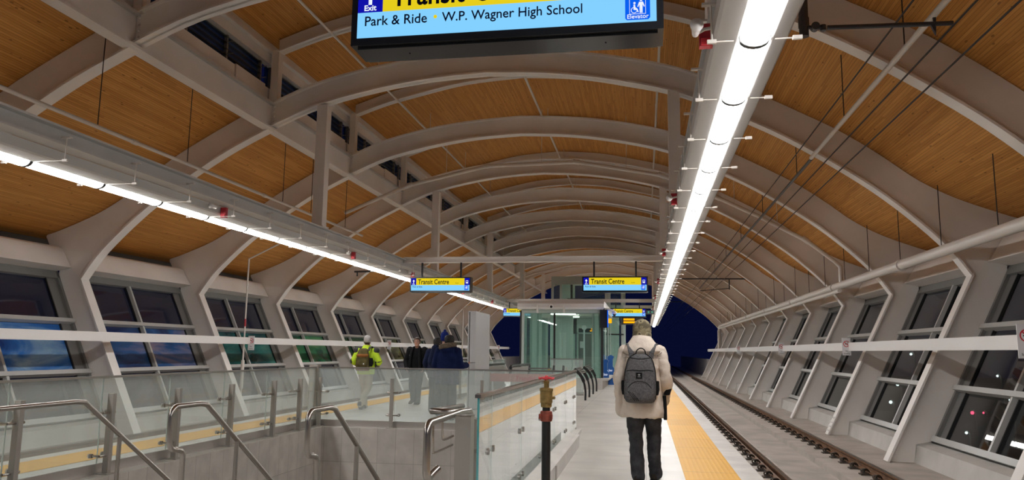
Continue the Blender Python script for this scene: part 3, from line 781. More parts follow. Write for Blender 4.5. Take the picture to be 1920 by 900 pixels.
# ------------------------------------------------------------------ display signs
def transit_sign(x0, yf, z0, lab, group, long_text=False, hang=3.72, arrow='up'):
    W, Hh, D = 1.68, .40, .24
    t = thing('display_sign', lab, 'sign', (x0+W/2, yf, z0), group)
    m = MB(); m.box(x0, x0+W, yf, yf+D, z0, z0+Hh); m.build('casing', 'black_gl', t)
    m = MB(); m.box(x0+.03, x0+W-.03, yf+.03, yf+D-.02, z0-.012, z0-.001)
    for px in (.30, W-.30): m.lathe([(.004, -.016), (.004, -.012)], (x0+px, yf+D/2, z0), 8)
    m.build('underside_panel', 'black_gl', t)
    sx0, sx1, sz0, sz1 = x0+.035, x0+W-.035, z0+.04, z0+Hh-.03
    SW, SH = sx1-sx0, sz1-sz0; zm = sz0+SH*.44; yq = yf-.002
    def q(a, b, c, d, mm, nm, dy=0):
        k = MB(); k.box(a, b, yq-dy-.001, yq-dy, c, d); return k.build(nm, mm, t)
    q(sx0, sx1, sz0, zm, 'scr_lb', 'lower_screen')
    aw = SW*.088
    q(sx0, sx0+aw, zm, sz1, 'scr_nb', 'arrow_field')
    q(sx0+aw, sx1-SW*.085, zm, sz1, 'scr_y', 'upper_screen')
    q(sx1-SW*.085, sx1, zm, sz1, 'scr_nb', 'bus_field')
    # arrow
    ax = sx0+aw/2; k = MB(); y_ = yq-.003
    k.add([(ax-.010, y_, zm+SH*.13), (ax+.010, y_, zm+SH*.13), (ax+.010, y_, zm+SH*.30), (ax+.035, y_, zm+SH*.30), (ax, y_, zm+SH*.45), (ax-.035, y_, zm+SH*.30), (ax-.010, y_, zm+SH*.30)], [(0, 1, 2, 3, 4, 5, 6)])
    k.build('arrow_symbol', 'scr_w', t)
    text('Exit', .045, ax, y_, zm+SH*.03, 'scr_w', t, align='CENTER', bold=.0008)
    text('Transit Centre', .18, sx0+aw+.05, y_, zm+SH*.085, 'scr_k', t, bold=.003, sx=.79)
    text('South', .04, sx0+aw+.05+1.03, y_, zm+SH*.13, 'scr_k', t)
    # bus symbol
    bx = sx1-SW*.0425; bz = zm+SH*.25; k = MB()
    k.box(bx-.032, bx+.032, y_-.0005, y_, bz-.035, bz+.042); k.box(bx-.026, bx-.014, y_-.0005, y_, bz-.048, bz-.035); k.box(bx+.014, bx+.026, y_-.0005, y_, bz-.048, bz-.035)
    k.build('bus_symbol', 'scr_w', t)
    k = MB(); k.box(bx-.025, bx+.025, y_-.002, y_-.0015, bz-.002, bz+.03); k.box(bx-.024, bx-.014, y_-.002, y_-.0015, bz-.026, bz-.018); k.box(bx+.014, bx+.024, y_-.002, y_-.0015, bz-.026, bz-.018); k.build('bus_windows', 'scr_nb', t)
    if long_text:
        text('Park & Ride', .078, sx0+.04, y_, zm-SH*.235, 'scr_nt', t, bold=.0006, sx=.95)
        k = MB(); k.lathe([(.010, 0), (.010, .001)], (0, 0, 0), 16); k.v = [(v[0]+sx0+.440, y_+v[2], v[1]+zm-SH*.145) for v in k.v]; k.build('bullet', 'scr_y', t)
        text('W.P. Wagner High School', .0745, sx0+.478, y_, zm-SH*.235, 'scr_nt', t, bold=.0006, sx=.95)
    else:
        text('Park & Ride', .06, sx0+.04, y_, zm-SH*.20, 'scr_nt', t, bold=.0004, sx=.95)
    # elevator tile
    ex0 = sx1-SW*.105+.01; ex1 = sx1-SW*.02
    if not long_text: ex0 = sx1-SW*.085
    k = MB(); k.prism([(ex0+.01, sz0+.012), (ex1-.01, sz0+.012), (ex1, sz0+.022), (ex1, zm-.012), (ex1-.01, zm-.002), (ex0+.01, zm-.002), (ex0, zm-.012), (ex0, sz0+.022)], yq-.002, yq-.001); k.build('elevator_tile', 'scr_bb', t)
    w_ = ex1-ex0; cx = (ex0+ex1)/2; k = MB(); fx0, fx1, fz0, fz1 = ex0+w_*.17, ex1-w_*.17, sz0+.042, zm-.012; th = .0022; ya, yb = yq-.0035, yq-.0025
    for a in ((fx0, fx1, fz0, fz0+th), (fx0, fx1, fz1-th, fz1), (fx0, fx0+th, fz0, fz1), (fx1-th, fx1, fz0, fz1)): k.box(a[0], a[1], ya, yb, a[2], a[3])
    px = cx+w_*.14; hh = fz1-fz0
    k.ball((px, ya, fz1-hh*.17), .007, .001, .007, 10, 6); k.prism([(px-.010, fz1-hh*.28), (px+.010, fz1-hh*.28), (px+.019, fz1-hh*.56), (px+.014, fz1-hh*.58), (px+.008, fz1-hh*.42), (px+.007, fz0+hh*.06), (px+.001, fz0+hh*.06), (px, fz0+hh*.36), (px-.001, fz0+hh*.06), (px-.007, fz0+hh*.06), (px-.008, fz1-hh*.42), (px-.014, fz1-hh*.58), (px-.019, fz1-hh*.56)], ya, yb)
    wx = cx-w_*.13
    k.ball((wx+.001, ya, fz1-hh*.34), .006, .001, .006, 10, 6)
    k.prism([(wx-.004, fz1-hh*.43), (wx+.004, fz1-hh*.43), (wx+.006, fz0+hh*.34), (wx+.016, fz0+hh*.32), (wx+.022, fz0+hh*.12), (wx+.017, fz0+hh*.10), (wx+.012, fz0+hh*.24), (wx-.004, fz0+hh*.26)], ya, yb)
    R = .0165; n = 20; vs = []
    for q_ in range(n):
        a = 2*PI*q_/n
        for rr in (R, R-.003): vs.append((wx-.001+rr*math.cos(a), ya, fz0+hh*.24+rr*math.sin(a)))
    k.add(vs, [(2*i, 2*((i+1) % n), 2*((i+1) % n)+1, 2*i+1) for i in range(n)])
    k.build('elevator_symbol', 'scr_w', t)
    if long_text: text('Elevator', .033, cx, y_, sz0+.019, 'scr_w', t, align='CENTER', bold=.0002)
    for px in (.30, W-.30):
        k = MB(); k.box(x0+px-.022, x0+px+.022, yf+D/2-.022, yf+D/2+.022, z0+Hh, hang); k.build('hanging_rod', 'black', t)
    return t
GS = 'hanging display signs'
transit_sign(-1.565, 3.80, 3.035, 'large near display sign overhead with black casing, cut off by the top of the view', GS, True, hang=3.84)
b = MB(); b.box(-6.62, .74, 3.80, 4.02, 3.84, 3.865); b.box(-6.62, .74, 3.88, 3.94, 3.865, 3.98); b.box(-6.62, .74, 3.80, 4.02, 3.98, 4.0)
tag(b.build('cross_beam', 'steel'), 'white steel beam that the large near display sign hangs from, above the view', 'beam')
transit_sign(-6.22, 19.93, 2.92, 'lit display sign hanging at left under the cross beam', GS)
transit_sign(-1.58, 19.93, 2.92, 'lit display sign hanging at right under the cross beam, above the beige coat', GS)
transit_sign(-6.60, 35.9, 2.98, 'small far display sign at the end of the left light row', GS, hang=3.66)
transit_sign(-1.60, 35.9, 2.98, 'small far display sign right of the kiosk, above the beanie', GS, hang=3.66)
t = thing('amber_display', 'black hanging display with amber dots above the beanie, under the far sign', 'display', (-.45, 36.0, 2.64), None)
m = MB(); m.box(-1.05, -.05, 35.95, 36.12, 2.64, 2.978); m.build('casing', 'black', t)
m = MB(); m.box(-.95, -.45, 35.94, 35.948, 2.83, 2.92); m.build('lit_row', 'led', t)
m = MB(); m.box(-.95, -.42, 35.94, 35.948, 2.70, 2.79); m.build('lit_row', 'led', t)
t = thing('amber_display', 'far pair of small amber display rows just under the farthest cross beam', 'display', (-.45, 40.6, 3.38), None)
m = MB(); m.box(-.98, .1, 40.82, 40.95, 3.40, 3.66); m.build('casing', 'black', t)
m = MB(); m.box(-.93, -.50, 40.81, 40.818, 3.45, 3.51); m.box(-.35, -.05, 40.81, 40.818, 3.45, 3.51); m.build('lit_rows', 'led', t)
t = thing('exit_box', 'small dark green lit box right of the far display sign', 'sign', (.30, 35.9, 3.12), None)
m = MB(); m.box(.082, .46, 35.93, 36.03, 3.12, 3.30); m.build('casing', 'black', t)
m = MB(); m.box(.15, .23, 35.92, 35.928, 3.16, 3.26); m.lathe([(.045, 0), (.045, .006)], (0, 0, 0), 12)
m.v = m.v[:8]+[(v[0]+.35, 35.92+v[2], v[1]+3.21) for v in m.v[8:]]; m.build('lit_symbol', 'scr_g', t)

# ------------------------------------------------------------------ pipes
def pipe(name, pts, r, m, lab, hangers=None, joints=None, n=12, group=None, dark='wire'):
    t = thing(name, lab, 'pipe', pts[0], group)
    p = MB(); p.tube(pts, r, n); p.build('tube', m, t, smooth=True, autosm=True)
    if joints:
        for a, b in joints:
            j = MB(); j.tube([a, b], r*1.3, n); j.build('coupling', m, t, smooth=True, autosm=True)
    if hangers:
        for a, b in hangers:
            h = MB(); h.tube([a, b], .008, 5); h.build('hanger_rod', dark, t)
    return t
def woodz(u):
    P = SIDE[::-1]; u = abs(u)
    if u < 4.72: return None
    for a, b in zip(P, P[1:]):
        if a[0] <= u <= b[0]: return a[1]+(b[1]-a[1])*(u-a[0])/(b[0]-a[0])
    return 3.7
xp = 5.10; zt = woodz(xp-CX)
pipe('drain_pipe', [(xp, YS, 3.185), (xp, 54.5, 3.22), (xp-.0, 55.0, 3.15), (xp-.0, 55.0, .6), (xp-.55, 55.0, .0), (xp-.75, 55, -.38)], .095, 'pipewht', 'large white pipe along the right wall above the columns',
     hangers=[((xp, 3.3+2.2*k, 3.3), (xp, 3.3+2.2*k, zt)) for k in range(1, 24)], joints=[((xp, y, 3.185), (xp, y+.12, 3.185)) for y in (10.5, 16.4, 22.0, 28.1, 34.0, 40.0)], n=18)
pipe('drain_pipe', [(xp-.12, 21, 3.03), (xp-.12, 54.2, 3.03), (xp-.12, 54.6, 2.9), (xp-.12, 54.6, .6), (xp-.62, 54.6, .0), (xp-.85, 54.6, -.38)], .055, 'pipewht', 'thinner white pipe running just beneath the large right pipe', n=12)
AR = [(-5.67, 5.25), (-3.7, 6.05), (-1.4, 6.55), (1.2, 6.60), (3.56, 6.15), (5.03, 5.50), (6.06, 4.98), (7.31, 4.28), (8.0, 3.72), (8.15, 3.56)]
for y, w, r in ((21.3, 'white sprinkler main crossing under the arches above the far signs', .055), (47.3, 'farther white sprinkler main crossing under the last arches', .055)):
    pts = [(CX+u, y, z+.12) for u, z in AR]+[(xp, y, 3.25)]
    jn = [((CX+AR[k][0]-.09, y, AR[k][1]+.12-(AR[k+1][1]-AR[k][1])/(AR[k+1][0]-AR[k][0])*.09), (CX+AR[k][0]+.09, y, AR[k][1]+.12+(AR[k+1][1]-AR[k][1])/(AR[k+1][0]-AR[k][0])*.09)) for k in (1, 2, 3, 4, 5, 7)]
    pipe('sprinkler_main', pts, r, 'pipewht', w, joints=jn, hangers=[((CX+u, y, z), (CX+u, y, z+.9 if abs(u) > 4.6 else z+1.6)) for u, z in ((-2.6, 6.3), (.2, 6.7), (2.6, 6.4), (6.6, 4.75), (5.5, 5.3))], dark='pipewht')
pipe('sprinkler_pipe', [(CX-4.95, YS, 4.62), (CX-4.95, 20.9, 4.62)], .032, 'pipewht', 'thin white pipe running beneath the left timber ceiling',
     hangers=[((CX-4.95, y, 4.65), (CX-4.95, y, woodz(4.95)-.02)) for y in (6.3, 9.9, 12.2, 15.9, 17.4, 19.6)], joints=[((CX-4.95, y, 4.62), (CX-4.95, y+.12, 4.62)) for y in (10.7, 15.0)])
for x, lab in ((-5.97, 'thin white pipe high under the upper timber vault, left of the sign'), (-2.59, 'thin white pipe high under the middle of the upper timber vault'), (.36, 'thin white pipe high under the upper timber vault near the right columns')):
    pipe('sprinkler_pipe', [(x, YS, 7.5), (x, 40.8, 7.5)], .028, 'pipewht', lab, hangers=[((x, 3+4.4*k, 7.53), (x, 3+4.4*k, 8.1)) for k in range(8)], dark='pipewht')
for s in (-1, 1):
    pipe('sprinkler_pipe', [(CX+s*5.9, 21.5, 4.75), (CX+s*5.9, 58, 4.75)], .028, 'pipewht', 'thin white pipe under the %s timber slope beyond the crossing main' % ('left' if s < 0 else 'right')) if s < 0 else None
pipe('cable_conduit', [(2.93, YS, 4.82), (2.93, 13.9, 4.82)], .035, 'pipewht', 'near white conduit running above the right-hand track', hangers=[((2.93, y, 4.84), (2.93, y, woodz(5.98)-.02)) for y in (8.9, 11.6)])
pipe('contact_bar', [(2.93, 13.9, 4.80), (2.93, 19.6, 4.80), (2.90, 42, 4.78)], .028, 'pipegry', 'grey overhead power bar continuing from the white conduit above the track', hangers=[((2.93, y, 4.8), (2.93, y, woodz(5.98)-.02)) for y in (15.2, 19.6, 24, 28.4, 33)])
for x, z, lab in ((2.72, 4.98, 'dark overhead wire nearest the right light row'), (3.05, 4.66, 'middle dark overhead wire above the right-hand track'), (3.26, 4.49, 'outer dark overhead wire above the right-hand track')):
    m = MB(); m.tube([(x, YS, z), (x, 36, z-.08), (x-.2, 110, z-.3)], .011, 6); tag(m.build('overhead_wire', 'wire'), lab, 'wire')
m = MB()
for y in (12.3, 16.8): m.tube([(2.80, y, 5.0), (2.78, y, 4.55)], .008, 5)
# bracket arms
t = thing('catenary_bracket', 'dark grey bracket arm holding the overhead wires, near the camera', 'bracket', (1.62, 8.0, 4.6))
m = MB(); m.tube([(1.67, 8, 4.66), (1.67, 8, 5.25), (1.75, 8, 5.95)], .048, 12); m.lathe([(.055, 0), (.055, .10)], (1.67, 8, 4.76), 14); m.build('drop_tube', 'pipegry', t)
m = MB(); m.tube([(1.71, 8, 4.76), (1.88, 8, 4.745)], .022, 8); m.tube([(1.78, 7.96, 4.76), (1.78, 8.04, 4.76)], .042, 14); m.lathe([(.03, -.03), (.03, .03)], (1.86, 8, 4.745), 10); m.build('insulator_joint', 'pipegry', t)
m = MB(); m.tube([(1.90, 8, 4.745), (3.10, 8, 4.72)], .024, 10); m.tube([(2.90, 8, 4.72), (2.93, 8, 4.62), (2.93, 8, 4.82)], .02, 8); m.build('arm', 'pipegry', t)
t = thing('catenary_bracket', 'far dark bracket arm crossing above the right-hand track', 'bracket', (1.4, 33.5, 4.3))
m = MB(); m.tube([(.65, 33.5, 4.52), (4.75, 33.5, 4.50)], .03, 8); m.build('arm', 'pipegry', t)
m = MB(); m.tube([(3.55, 33.5, 4.5), (3.55, 33.5, 4.05)], .025, 8); m.tube([(3.55, 33.5, 4.10), (2.35, 33.5, 4.0)], .018, 8); m.build('registration_arm', 'pipegry', t)
m = MB(); m.tube([(4.75, 33.5, 4.5), (4.8, 33.5, 4.75)], .03, 8); m.build('ceiling_fixing', 'pipegry', t)
t = thing('catenary_bracket', 'thin bracket arm over the left-hand track, behind the left display sign', 'bracket', (-8.9, 24, 4.0))
m = MB(); m.tube([(-6.9, 24, 3.95), (-9.4, 24, 3.9)], .03, 8); m.build('arm', 'pipegry', t)
m = MB(); m.tube([(-9.3, 24, 3.9), (-9.3, 24, 3.75)], .025, 8); m.build('end_piece', 'pipegry', t)
# end-of-hall pull-off outside
m = MB(); m.tube([(1.5, 66, 5.6), (6.6, 66, 5.6)], .04, 6); m.tube([(6.6, 66, 5.6), (6.6, 66, -.4)], .07, 8); m.tube([(1.5, 66, 5.6), (1.5, 66, 5.3)], .04, 6)
tag(m.build('catenary_mast', 'pipegry'), 'thin dark mast arm outside past the far end of the hall', 'mast')
# slim upright pole with angled arm by the left wall
t = thing('upright_pole', 'thin white upright pole by the left windows with an angled arm to the lights', 'pole', (-10.62, 19.35, SLAB))
zb = .85
m = MB(); m.tube([(-10.62, 19.35, SLAB), (-10.62, 19.35, 3.78), (-9.1, 19.35, 4.50)], .022, 8); m.build('pole', 'pipewht', t)
m = MB(); m.tube([(-10.62, 19.35, 1.95), (-10.62, 19.35, 2.15)], .028, 8); m.build('red_band', 'red', t)
m = MB(); m.tube([(-10.62, 19.35, .30), (-10.62, 19.35, 1.05)], .045, 10); m.build('sleeve', 'pipewht', t)
t = thing('upright_pole', 'thin white upright pole behind the tall grey pylon by the far left windows', 'pole', (-10.45, 44.0, SLAB))
m = MB(); m.tube([(-10.45, 44, SLAB), (-10.45, 44, 3.78), (-9.2, 44.0, 4.45)], .03, 8); m.build('pole', 'pipewht', t)

# ------------------------------------------------------------------ stairwell
m = MB()
for a in ((WX0-.10, WX0+.02, WY0, WY1), (WX1-.02, WX1+.10, WY0, WY1), (WX0-.10, WX1+.10, WY1-.02, WY1+.10)): m.box(*a, -5.2, -.004)
tag(m.build('wall_stairwell', 'tile'), kind='structure')
m = MB()
n = 22
for i in range(n):
    m.box(WX0+.03, WX1-.03, WY0+.28*i, WY0+.28*(i+1), -5.2 if i > n-2 else -.19*(i+2)-.05, -.19*(i+1))
m.box(WX0+.03, WX1-.03, WY0+.28*n, WY1-.04, -5.3, -.19*n)
tag(m.build('stair_flight', 'step'), 'concrete stairs going down in the stairwell opening', 'stairs')

def guard(name, lab, A, B, side, stanch, panels, z0=.05, zt=1.06, skirt=True, cat='glass guard', railw=.05, mt='guard', stz=(.0, .87), stdist=.13, offz=(.20, .66), edge=None):
    """glass guard from A to B (x,y); stanchions on the side given by unit vector"""
    A = Vector((A[0], A[1], 0)); B = Vector((B[0], B[1], 0)); d = (B-A).normalized(); nn = Vector((side[0], side[1], 0)); Ln = (B-A).length
    t = thing(name, lab, cat, tuple(A), 'glass guards')
    def obox(mb, s0, s1, n0, n1, z0_, z1_):
        c = [A+d*s0+nn*n0, A+d*s1+nn*n0, A+d*s1+nn*n1, A+d*s0+nn*n1]
        mb.add([(p.x, p.y, z0_) for p in c]+[(p.x, p.y, z1_) for p in c], [(0,3,2,1),(4,5,6,7),(0,1,5,4),(1,2,6,5),(2,3,7,6),(3,0,4,7)])
    for a, b in zip(panels, panels[1:]):
        g = MB(); obox(g, a+.008, b-.008, -.008, .008, z0, zt-.02); o = g.build('glass_panel', mt, t)
        e = MB(); obox(e, a+.004, a+.0075, -.008, .008, z0, zt-.02); e.build('panel_edge', 'gedge' if edge and a == panels[0] else 'kframe', t)
    r = MB(); obox(r, -.02, Ln+.02, -.022, .022, zt-.025, zt); r.build('top_rail', 'inox', t)
    if skirt:
        r = MB(); obox(r, -.02, Ln+.02, .012, .035, -.01, .11); obox(r, -.02, Ln+.02, -.045, .16, -.011, .002); r.build('base_channel', 'channel', t)
    for sA in stanch:
        q = MB(); obox(q, sA-.022, sA+.022, stdist-.035, stdist+.035, stz[0], stz[1]); obox(q, sA-.028, sA+.028, stdist+.022, stdist+.036, stz[0], stz[1])
        obox(q, sA-.07, sA+.07, stdist-.07, stdist+.07, stz[0]-.0, stz[0]+.012)
        so = q.build('stanchion', 'inox_d', t)
        for zz in offz:
            q = MB()
            for ds in (-.10, .10):
                p0 = A+d*(sA+ds*.3)+nn*(stdist)+Vector((0, 0, zz)); p1 = A+d*(sA+ds)+nn*(stdist-.02)+Vector((0, 0, zz)); p2 = A+d*(sA+ds)-nn*.022+Vector((0, 0, zz)); p3 = A+d*(sA+ds)+nn*.022+Vector((0, 0, zz))
                q.tube([A+d*sA+nn*stdist+Vector((0, 0, zz)), p1], .011, 8); q.tube([p1, p2], .014, 8); q.tube([p2, p2+nn*.018], .025, 12); q.tube([p3, p3-nn*.012], .024, 12)
            q.build('spider_clamp', 'inox', so)
    return t
guard('glass_guard', 'glass guard with stainless stanchions along the left side of the stairwell', (-5.98, 2.8), (-5.98, 13.62), (1, 0), [1.05, 2.45, 3.75, 5.05, 6.3, 7.6, 8.9, 9.85],
      [0, 1.05, 2.45, 3.75, 5.05, 6.3, 7.6, 8.9, 10.8], offz=(.20, .66), edge=True)
guard('glass_guard', 'glass guard across the far end of the stairwell', (-5.95, 13.62), (-1.20, 13.62), (0, -1), [.10, 1.47, 3.12], [0, 1.47, 3.12, 4.73], offz=(.22, .62))
guard('glass_guard', 'glass guard on the right side of the stairwell, with a teal near edge', (-1.19, 5.55), (-1.19, 13.6), (-1, 0), [.42, 1.95, 3.4, 4.75, 6.2, 7.6],
      [0, .48, 1.98, 3.4, 4.75, 6.25, 7.6, 8.05], z0=.10, zt=1.08, skirt=False, offz=(.22, .64), edge=True)
m = MB(); m.box(-6.10, -5.94, 13.54, 13.70, 0, 1.09); tag(m.build('corner_post', 'inox_d'), 'square stainless post at the far left corner of the stairwell guards', 'post')
k = MB(); k.prism([(-1.38, 0), (-.97, 0), (-.97, .17), (-1.0, .20), (-1.12, .21), (-1.12, .09), (-1.38, .09)], 3.0, 11.7)
k.prism([(-1.38, 0), (-1.10, 0), (-1.10, .06), (-1.38, .09)], 11.7, 13.7)
tag(k.build('trim_8', 'upstand'), kind='structure')
k = MB(); k.box(-.972, -.955, 8.55, 8.62, .02, .17); tag(k.build('curb_plate', 'inox_d'), 'small stainless plate on the outside of the stairwell curb', 'plate')
t = thing('end_post', 'broad stainless post at the near end of the right stairwell guard', 'post', (-1.36, 5.72, 0))
m = MB(); m.box(-1.372, -1.255, 5.60, 5.72, 0, .92); m.build('post', 'inox_d', t)
m = MB(); m.box(-1.376, -1.251, 5.595, 5.725, .92, .925); m.build('cap', 'inox', t)

# handrails
def handrail(name, lab, pts, posts, r=.021, group='stair handrails', brackets=None):
    t = thing(name, lab, 'handrail', pts[0], group)
    m = MB(); m.tube(pts, r, 14); m.build('rail', 'inox', t, smooth=True, autosm=True)
    for a, b in posts:
        q = MB(); q.tube([a, b], .019, 12); q.build('post', 'inox', t, smooth=True, autosm=True)
    for br in (brackets or []):
        q = MB(); q.tube(catmull(br, 5), .008, 8); q.build('bracket', 'inox', t, smooth=True, autosm=True)
    return t
SLP = .66
def slope_pts(x, y0, z0, y1): return [(x, y0, z0), (x, y1, z0-SLP*(y1-y0))]
def arc(cx_, y, z, r, a0, a1, x, n=6): return [(x, y+r*math.cos(math.radians(a0+(a1-a0)*k/n)), z+r*math.sin(math.radians(a0+(a1-a0)*k/n))) for k in range(n+1)]
x = -4.82
handrail('handrail', 'leftmost stainless handrail, long level run then down the stairs', [(x, 2.9, .90), (x, 6.0, .915)]+slope_pts(x, 6.12, .905, 12.0), [((x, 3.2, 0.0), (x, 3.2, .89)), ((x, 6.62, -.30), (x, 6.62, .56)), ((x, 9.0, -2.0), (x, 9.0, -1.0))])
def looprail(x, lab, y0):
    pts = slope_pts(x, y0, .92, 12.0)[::-1]
    pts += [(x, y0-.10, .935)]+arc(0, y0-.42, .86, .075, 90, 180, x, 5)[0:]+arc(0, y0-.42, .68, .075, 180, 270, x, 5)+[(x, y0-.38, .60), (x, y0-.33, .585), (x, y0-.30, .55)]
    pts += [(x, y0-.30, .0)]
    handrail('handrail', lab, pts, [((x, y0+.52, -.30), (x, y0+.52, .57)), ((x, y0+3, -2.1), (x, y0+3, -1.1))])
looprail(-3.60, 'middle stainless handrail with a looped top, left of centre in the stairwell', 6.02)
looprail(-2.46, 'looped stainless handrail nearer the far end wall, right of the middle one', 5.98)
x = -1.405
pts = [(x+.03, 5.17, .61), (x+.0, 5.11, .575), (x, 5.05, .565)]+arc(0, 5.04, .625, .06, 250, 180, x, 5)+arc(0, 5.05, .85, .070, 180, 90, x, 6)+[(x, 5.9, .925)]+slope_pts(x, 6.2, .915, 12.0)
handrail('handrail', 'thick stainless handrail with a hooked end beside the right stairwell guard', pts, [], r=.025,
         brackets=[[(x, 5.12, .90), (x, 5.13, .74), (x, 5.19, .71), (-1.39, 5.60, .715)], [(x, 5.36, .90), (x, 5.37, .80), (x, 5.42, .77), (-1.39, 5.62, .775)]])
m = MB(); m.tube([(-1.62, 6.9, .90), (-1.62, 5.95, .93), (-1.62, 5.85, .93), (-1.40, 5.85, .93)], .02, 12); tag(m.build('rail_return', 'inox', smooth=True), 'short stainless rail return showing behind the teal glass edge', 'handrail')

# ------------------------------------------------------------------ standpipe
X0, Y0 = -.84, 6.7
t = thing('standpipe', 'black fire standpipe with brass valve and red handwheel beside the stairwell glass', 'standpipe', (X0, Y0, 0))
m = MB(); m.lathe([(.085, 0), (.085, .012), (.038, .014), (.038, .80)], (X0, Y0, 0), 24); m.build('pipe', 'pipeblk', t, smooth=True, autosm=True)
m = MB(); m.lathe([(.040, .80), (.050, .805), (.053, .82), (.053, .87), (.050, .885), (.040, .89)], (X0, Y0, 0), 24)
for s_ in (-1, 1): m.box(X0+s_*.035, X0+s_*.058, Y0-.05, Y0-.02, .825, .865); m.tube([(X0+s_*.046, Y0-.06, .845), (X0+s_*.046, Y0+.03, .845)], .008, 8)
m.build('coupling', 'redcollar', t, smooth=True, autosm=True)
m = MB(); m.lathe([(.034, .885), (.034, .925)], (X0, Y0, 0), 20); m.build('nipple', 'pipeblk', t)
m = MB(); m.lathe([(.044, .92), (.048, .93), (.048, .955), (.054, .96), (.054, 1.055), (.058, 1.058), (.058, 1.078), (.052, 1.082), (.022, 1.086), (.022, 1.12), (.026, 1.122), (.026, 1.142), (.018, 1.145), (.012, 1.18)], (X0, Y0, 0), 28)
m.tube([(X0+.03, Y0, 1.0), (X0+.075, Y0-.01, 1.0)], .012, 8); m.build('valve_body', 'brass', t, smooth=True, autosm=True)
wz = 1.165
w_ = MB(); n = 40; ring = [(X0+.062*math.cos(2*PI*k/n), Y0+.062*math.sin(2*PI*k/n), wz+.004*math.cos(12*PI*k/n)) for k in range(n)]
for k in range(n): w_.tube([ring[k], ring[(k+1) % n]], .009, 8)
for k in range(5):
    a = 2*PI*k/5; w_.tube([(X0, Y0, wz+.004), (X0+.06*math.cos(a), Y0+.06*math.sin(a), wz)], .007, 6)
w_.lathe([(.016, wz-.006), (.016, wz+.016), (.008, wz+.024)], (X0, Y0, 0), 12); w_.build('handwheel', 'redpaint', t, smooth=True)

# ------------------------------------------------------------------ pylon, banner, far guards, leaning rails
t = thing('pylon', 'tall pale grey slab pylon standing beyond the stairwell end', 'pylon', (-4.05, 18.3, 0))
m = MB(); m.box(-4.12, -3.98, 18.1, 19.8, .02, 2.32); m.build('slab', 'pylon', t)
m = MB(); m.box(-4.17, -4.14, 18.1, 19.8, .02, 2.32); m.build('back_panel', 'pylon', t)
m = MB(); m.box(-4.22, -3.95, 18.05, 19.85, 0, .02); m.build('foot', 'inox_d', t)
t = thing('banner', 'red banner standing in for a reflection in the stairwell end glass', 'banner', (-3.0, 19.3, .55))  # solid banner put in for a red lettered reflection in the glass
m = MB(); m.box(-3.85, -1.98, 19.3, 19.33, .62, .82); m.build('cloth', 'banner', t)
text('TransEd', .15, -2.95, 19.295, .66, 'sign_red', t, align='CENTER', bold=.003)
m = MB()
for x in (-3.8, -2.05): m.box(x-.02, x+.02, 19.34, 19.38, 0, .86)
m.build('stakes', 'sign_white', t)
guard('glass_guard', 'far glass guard left of the kiosk, behind the pylon', (-5.4, 21.0), (-5.4, 30.0), (1, 0), [1.0, 3.4, 5.8], [0, 3, 6, 9], offz=(.2, .62))
guard('glass_guard', 'glass guard in front of the kiosk door', (-3.0, 25.0), (-1.95, 25.0), (0, 1), [.5], [0, .7, 1.05], zt=1.16)
t = thing('bench', 'low seat with black frame and pale slats behind the stairwell end', 'bench', (-3.0, 22.0, 0))
m = MB()
for i in range(5): m.box(-3.25, -2.60, 21.9+.02*i, 21.93+.02*i, .60+.07*i, .64+.07*i)
m.build('slats', 'frame', t)
m = MB()
for x in (-3.28, -2.58, -2.3): m.tube(catmull([(x, 21.7, 0), (x, 21.9, .45), (x+.02, 22.1, .98)], 6), .03, 8)
m.build('frame', 'black', t)
t = thing('escalator_newel', 'black rounded escalator handrail end beyond the stairwell', 'escalator', (-3.9, 21.0, 0))
for xx in (-4.35, -3.55):
    m = MB(); m.tube(catmull([(xx, 24.0, .98), (xx, 20.9, .98), (xx, 20.6, .90), (xx, 20.55, .72), (xx, 20.75, .60), (xx, 21.4, .58)], 6), .04, 10); m.build('handrail_belt', 'black', t, smooth=True)
    m = MB(); m.box(xx-.02, xx+.02, 20.7, 24, .0, .93); m.build('balustrade', 'inox_d', t)
m = MB(); m.box(-4.5, -4.38, 20.9, 21.6, .0, .82); m.build('yellow_plate', 'yellow', t)
# leaning rails
def leaner(y0, y1, lab):
    t = thing('leaning_rail', lab, 'leaning rail', (-1.75, (y0+y1)/2, 0), 'black leaning rails')
    for y in (y0, y1):
        m = MB(); P = catmull([(-1.70, y, 0), (-1.70, y, .30), (-1.76, y, .56), (-1.86, y, .74), (-2.02, y, .88)], 6)
        for a, b in zip(P, P[1:]): m.bar(a, (b+(b-a)*.1), .055, .09)
        m.build('leg', 'black', t)
    for k in range(4):
        x, z = (-2.00, .875) if k == 0 else (-1.955+.045*(k-1), .83-.045*(k-1))
        m = MB(); m.bar((x+.035, y0-.02, z+.03), (x+.035, y1+.02, z+.03), .035, .03); m.build('slat', 'inox' if k < 4 else 'black', t)
leaner(22.6, 24.2, 'nearer black curved leaning rail beyond the stairwell')
leaner(26.0, 27.8, 'farther black curved leaning rail, just before the kiosk')

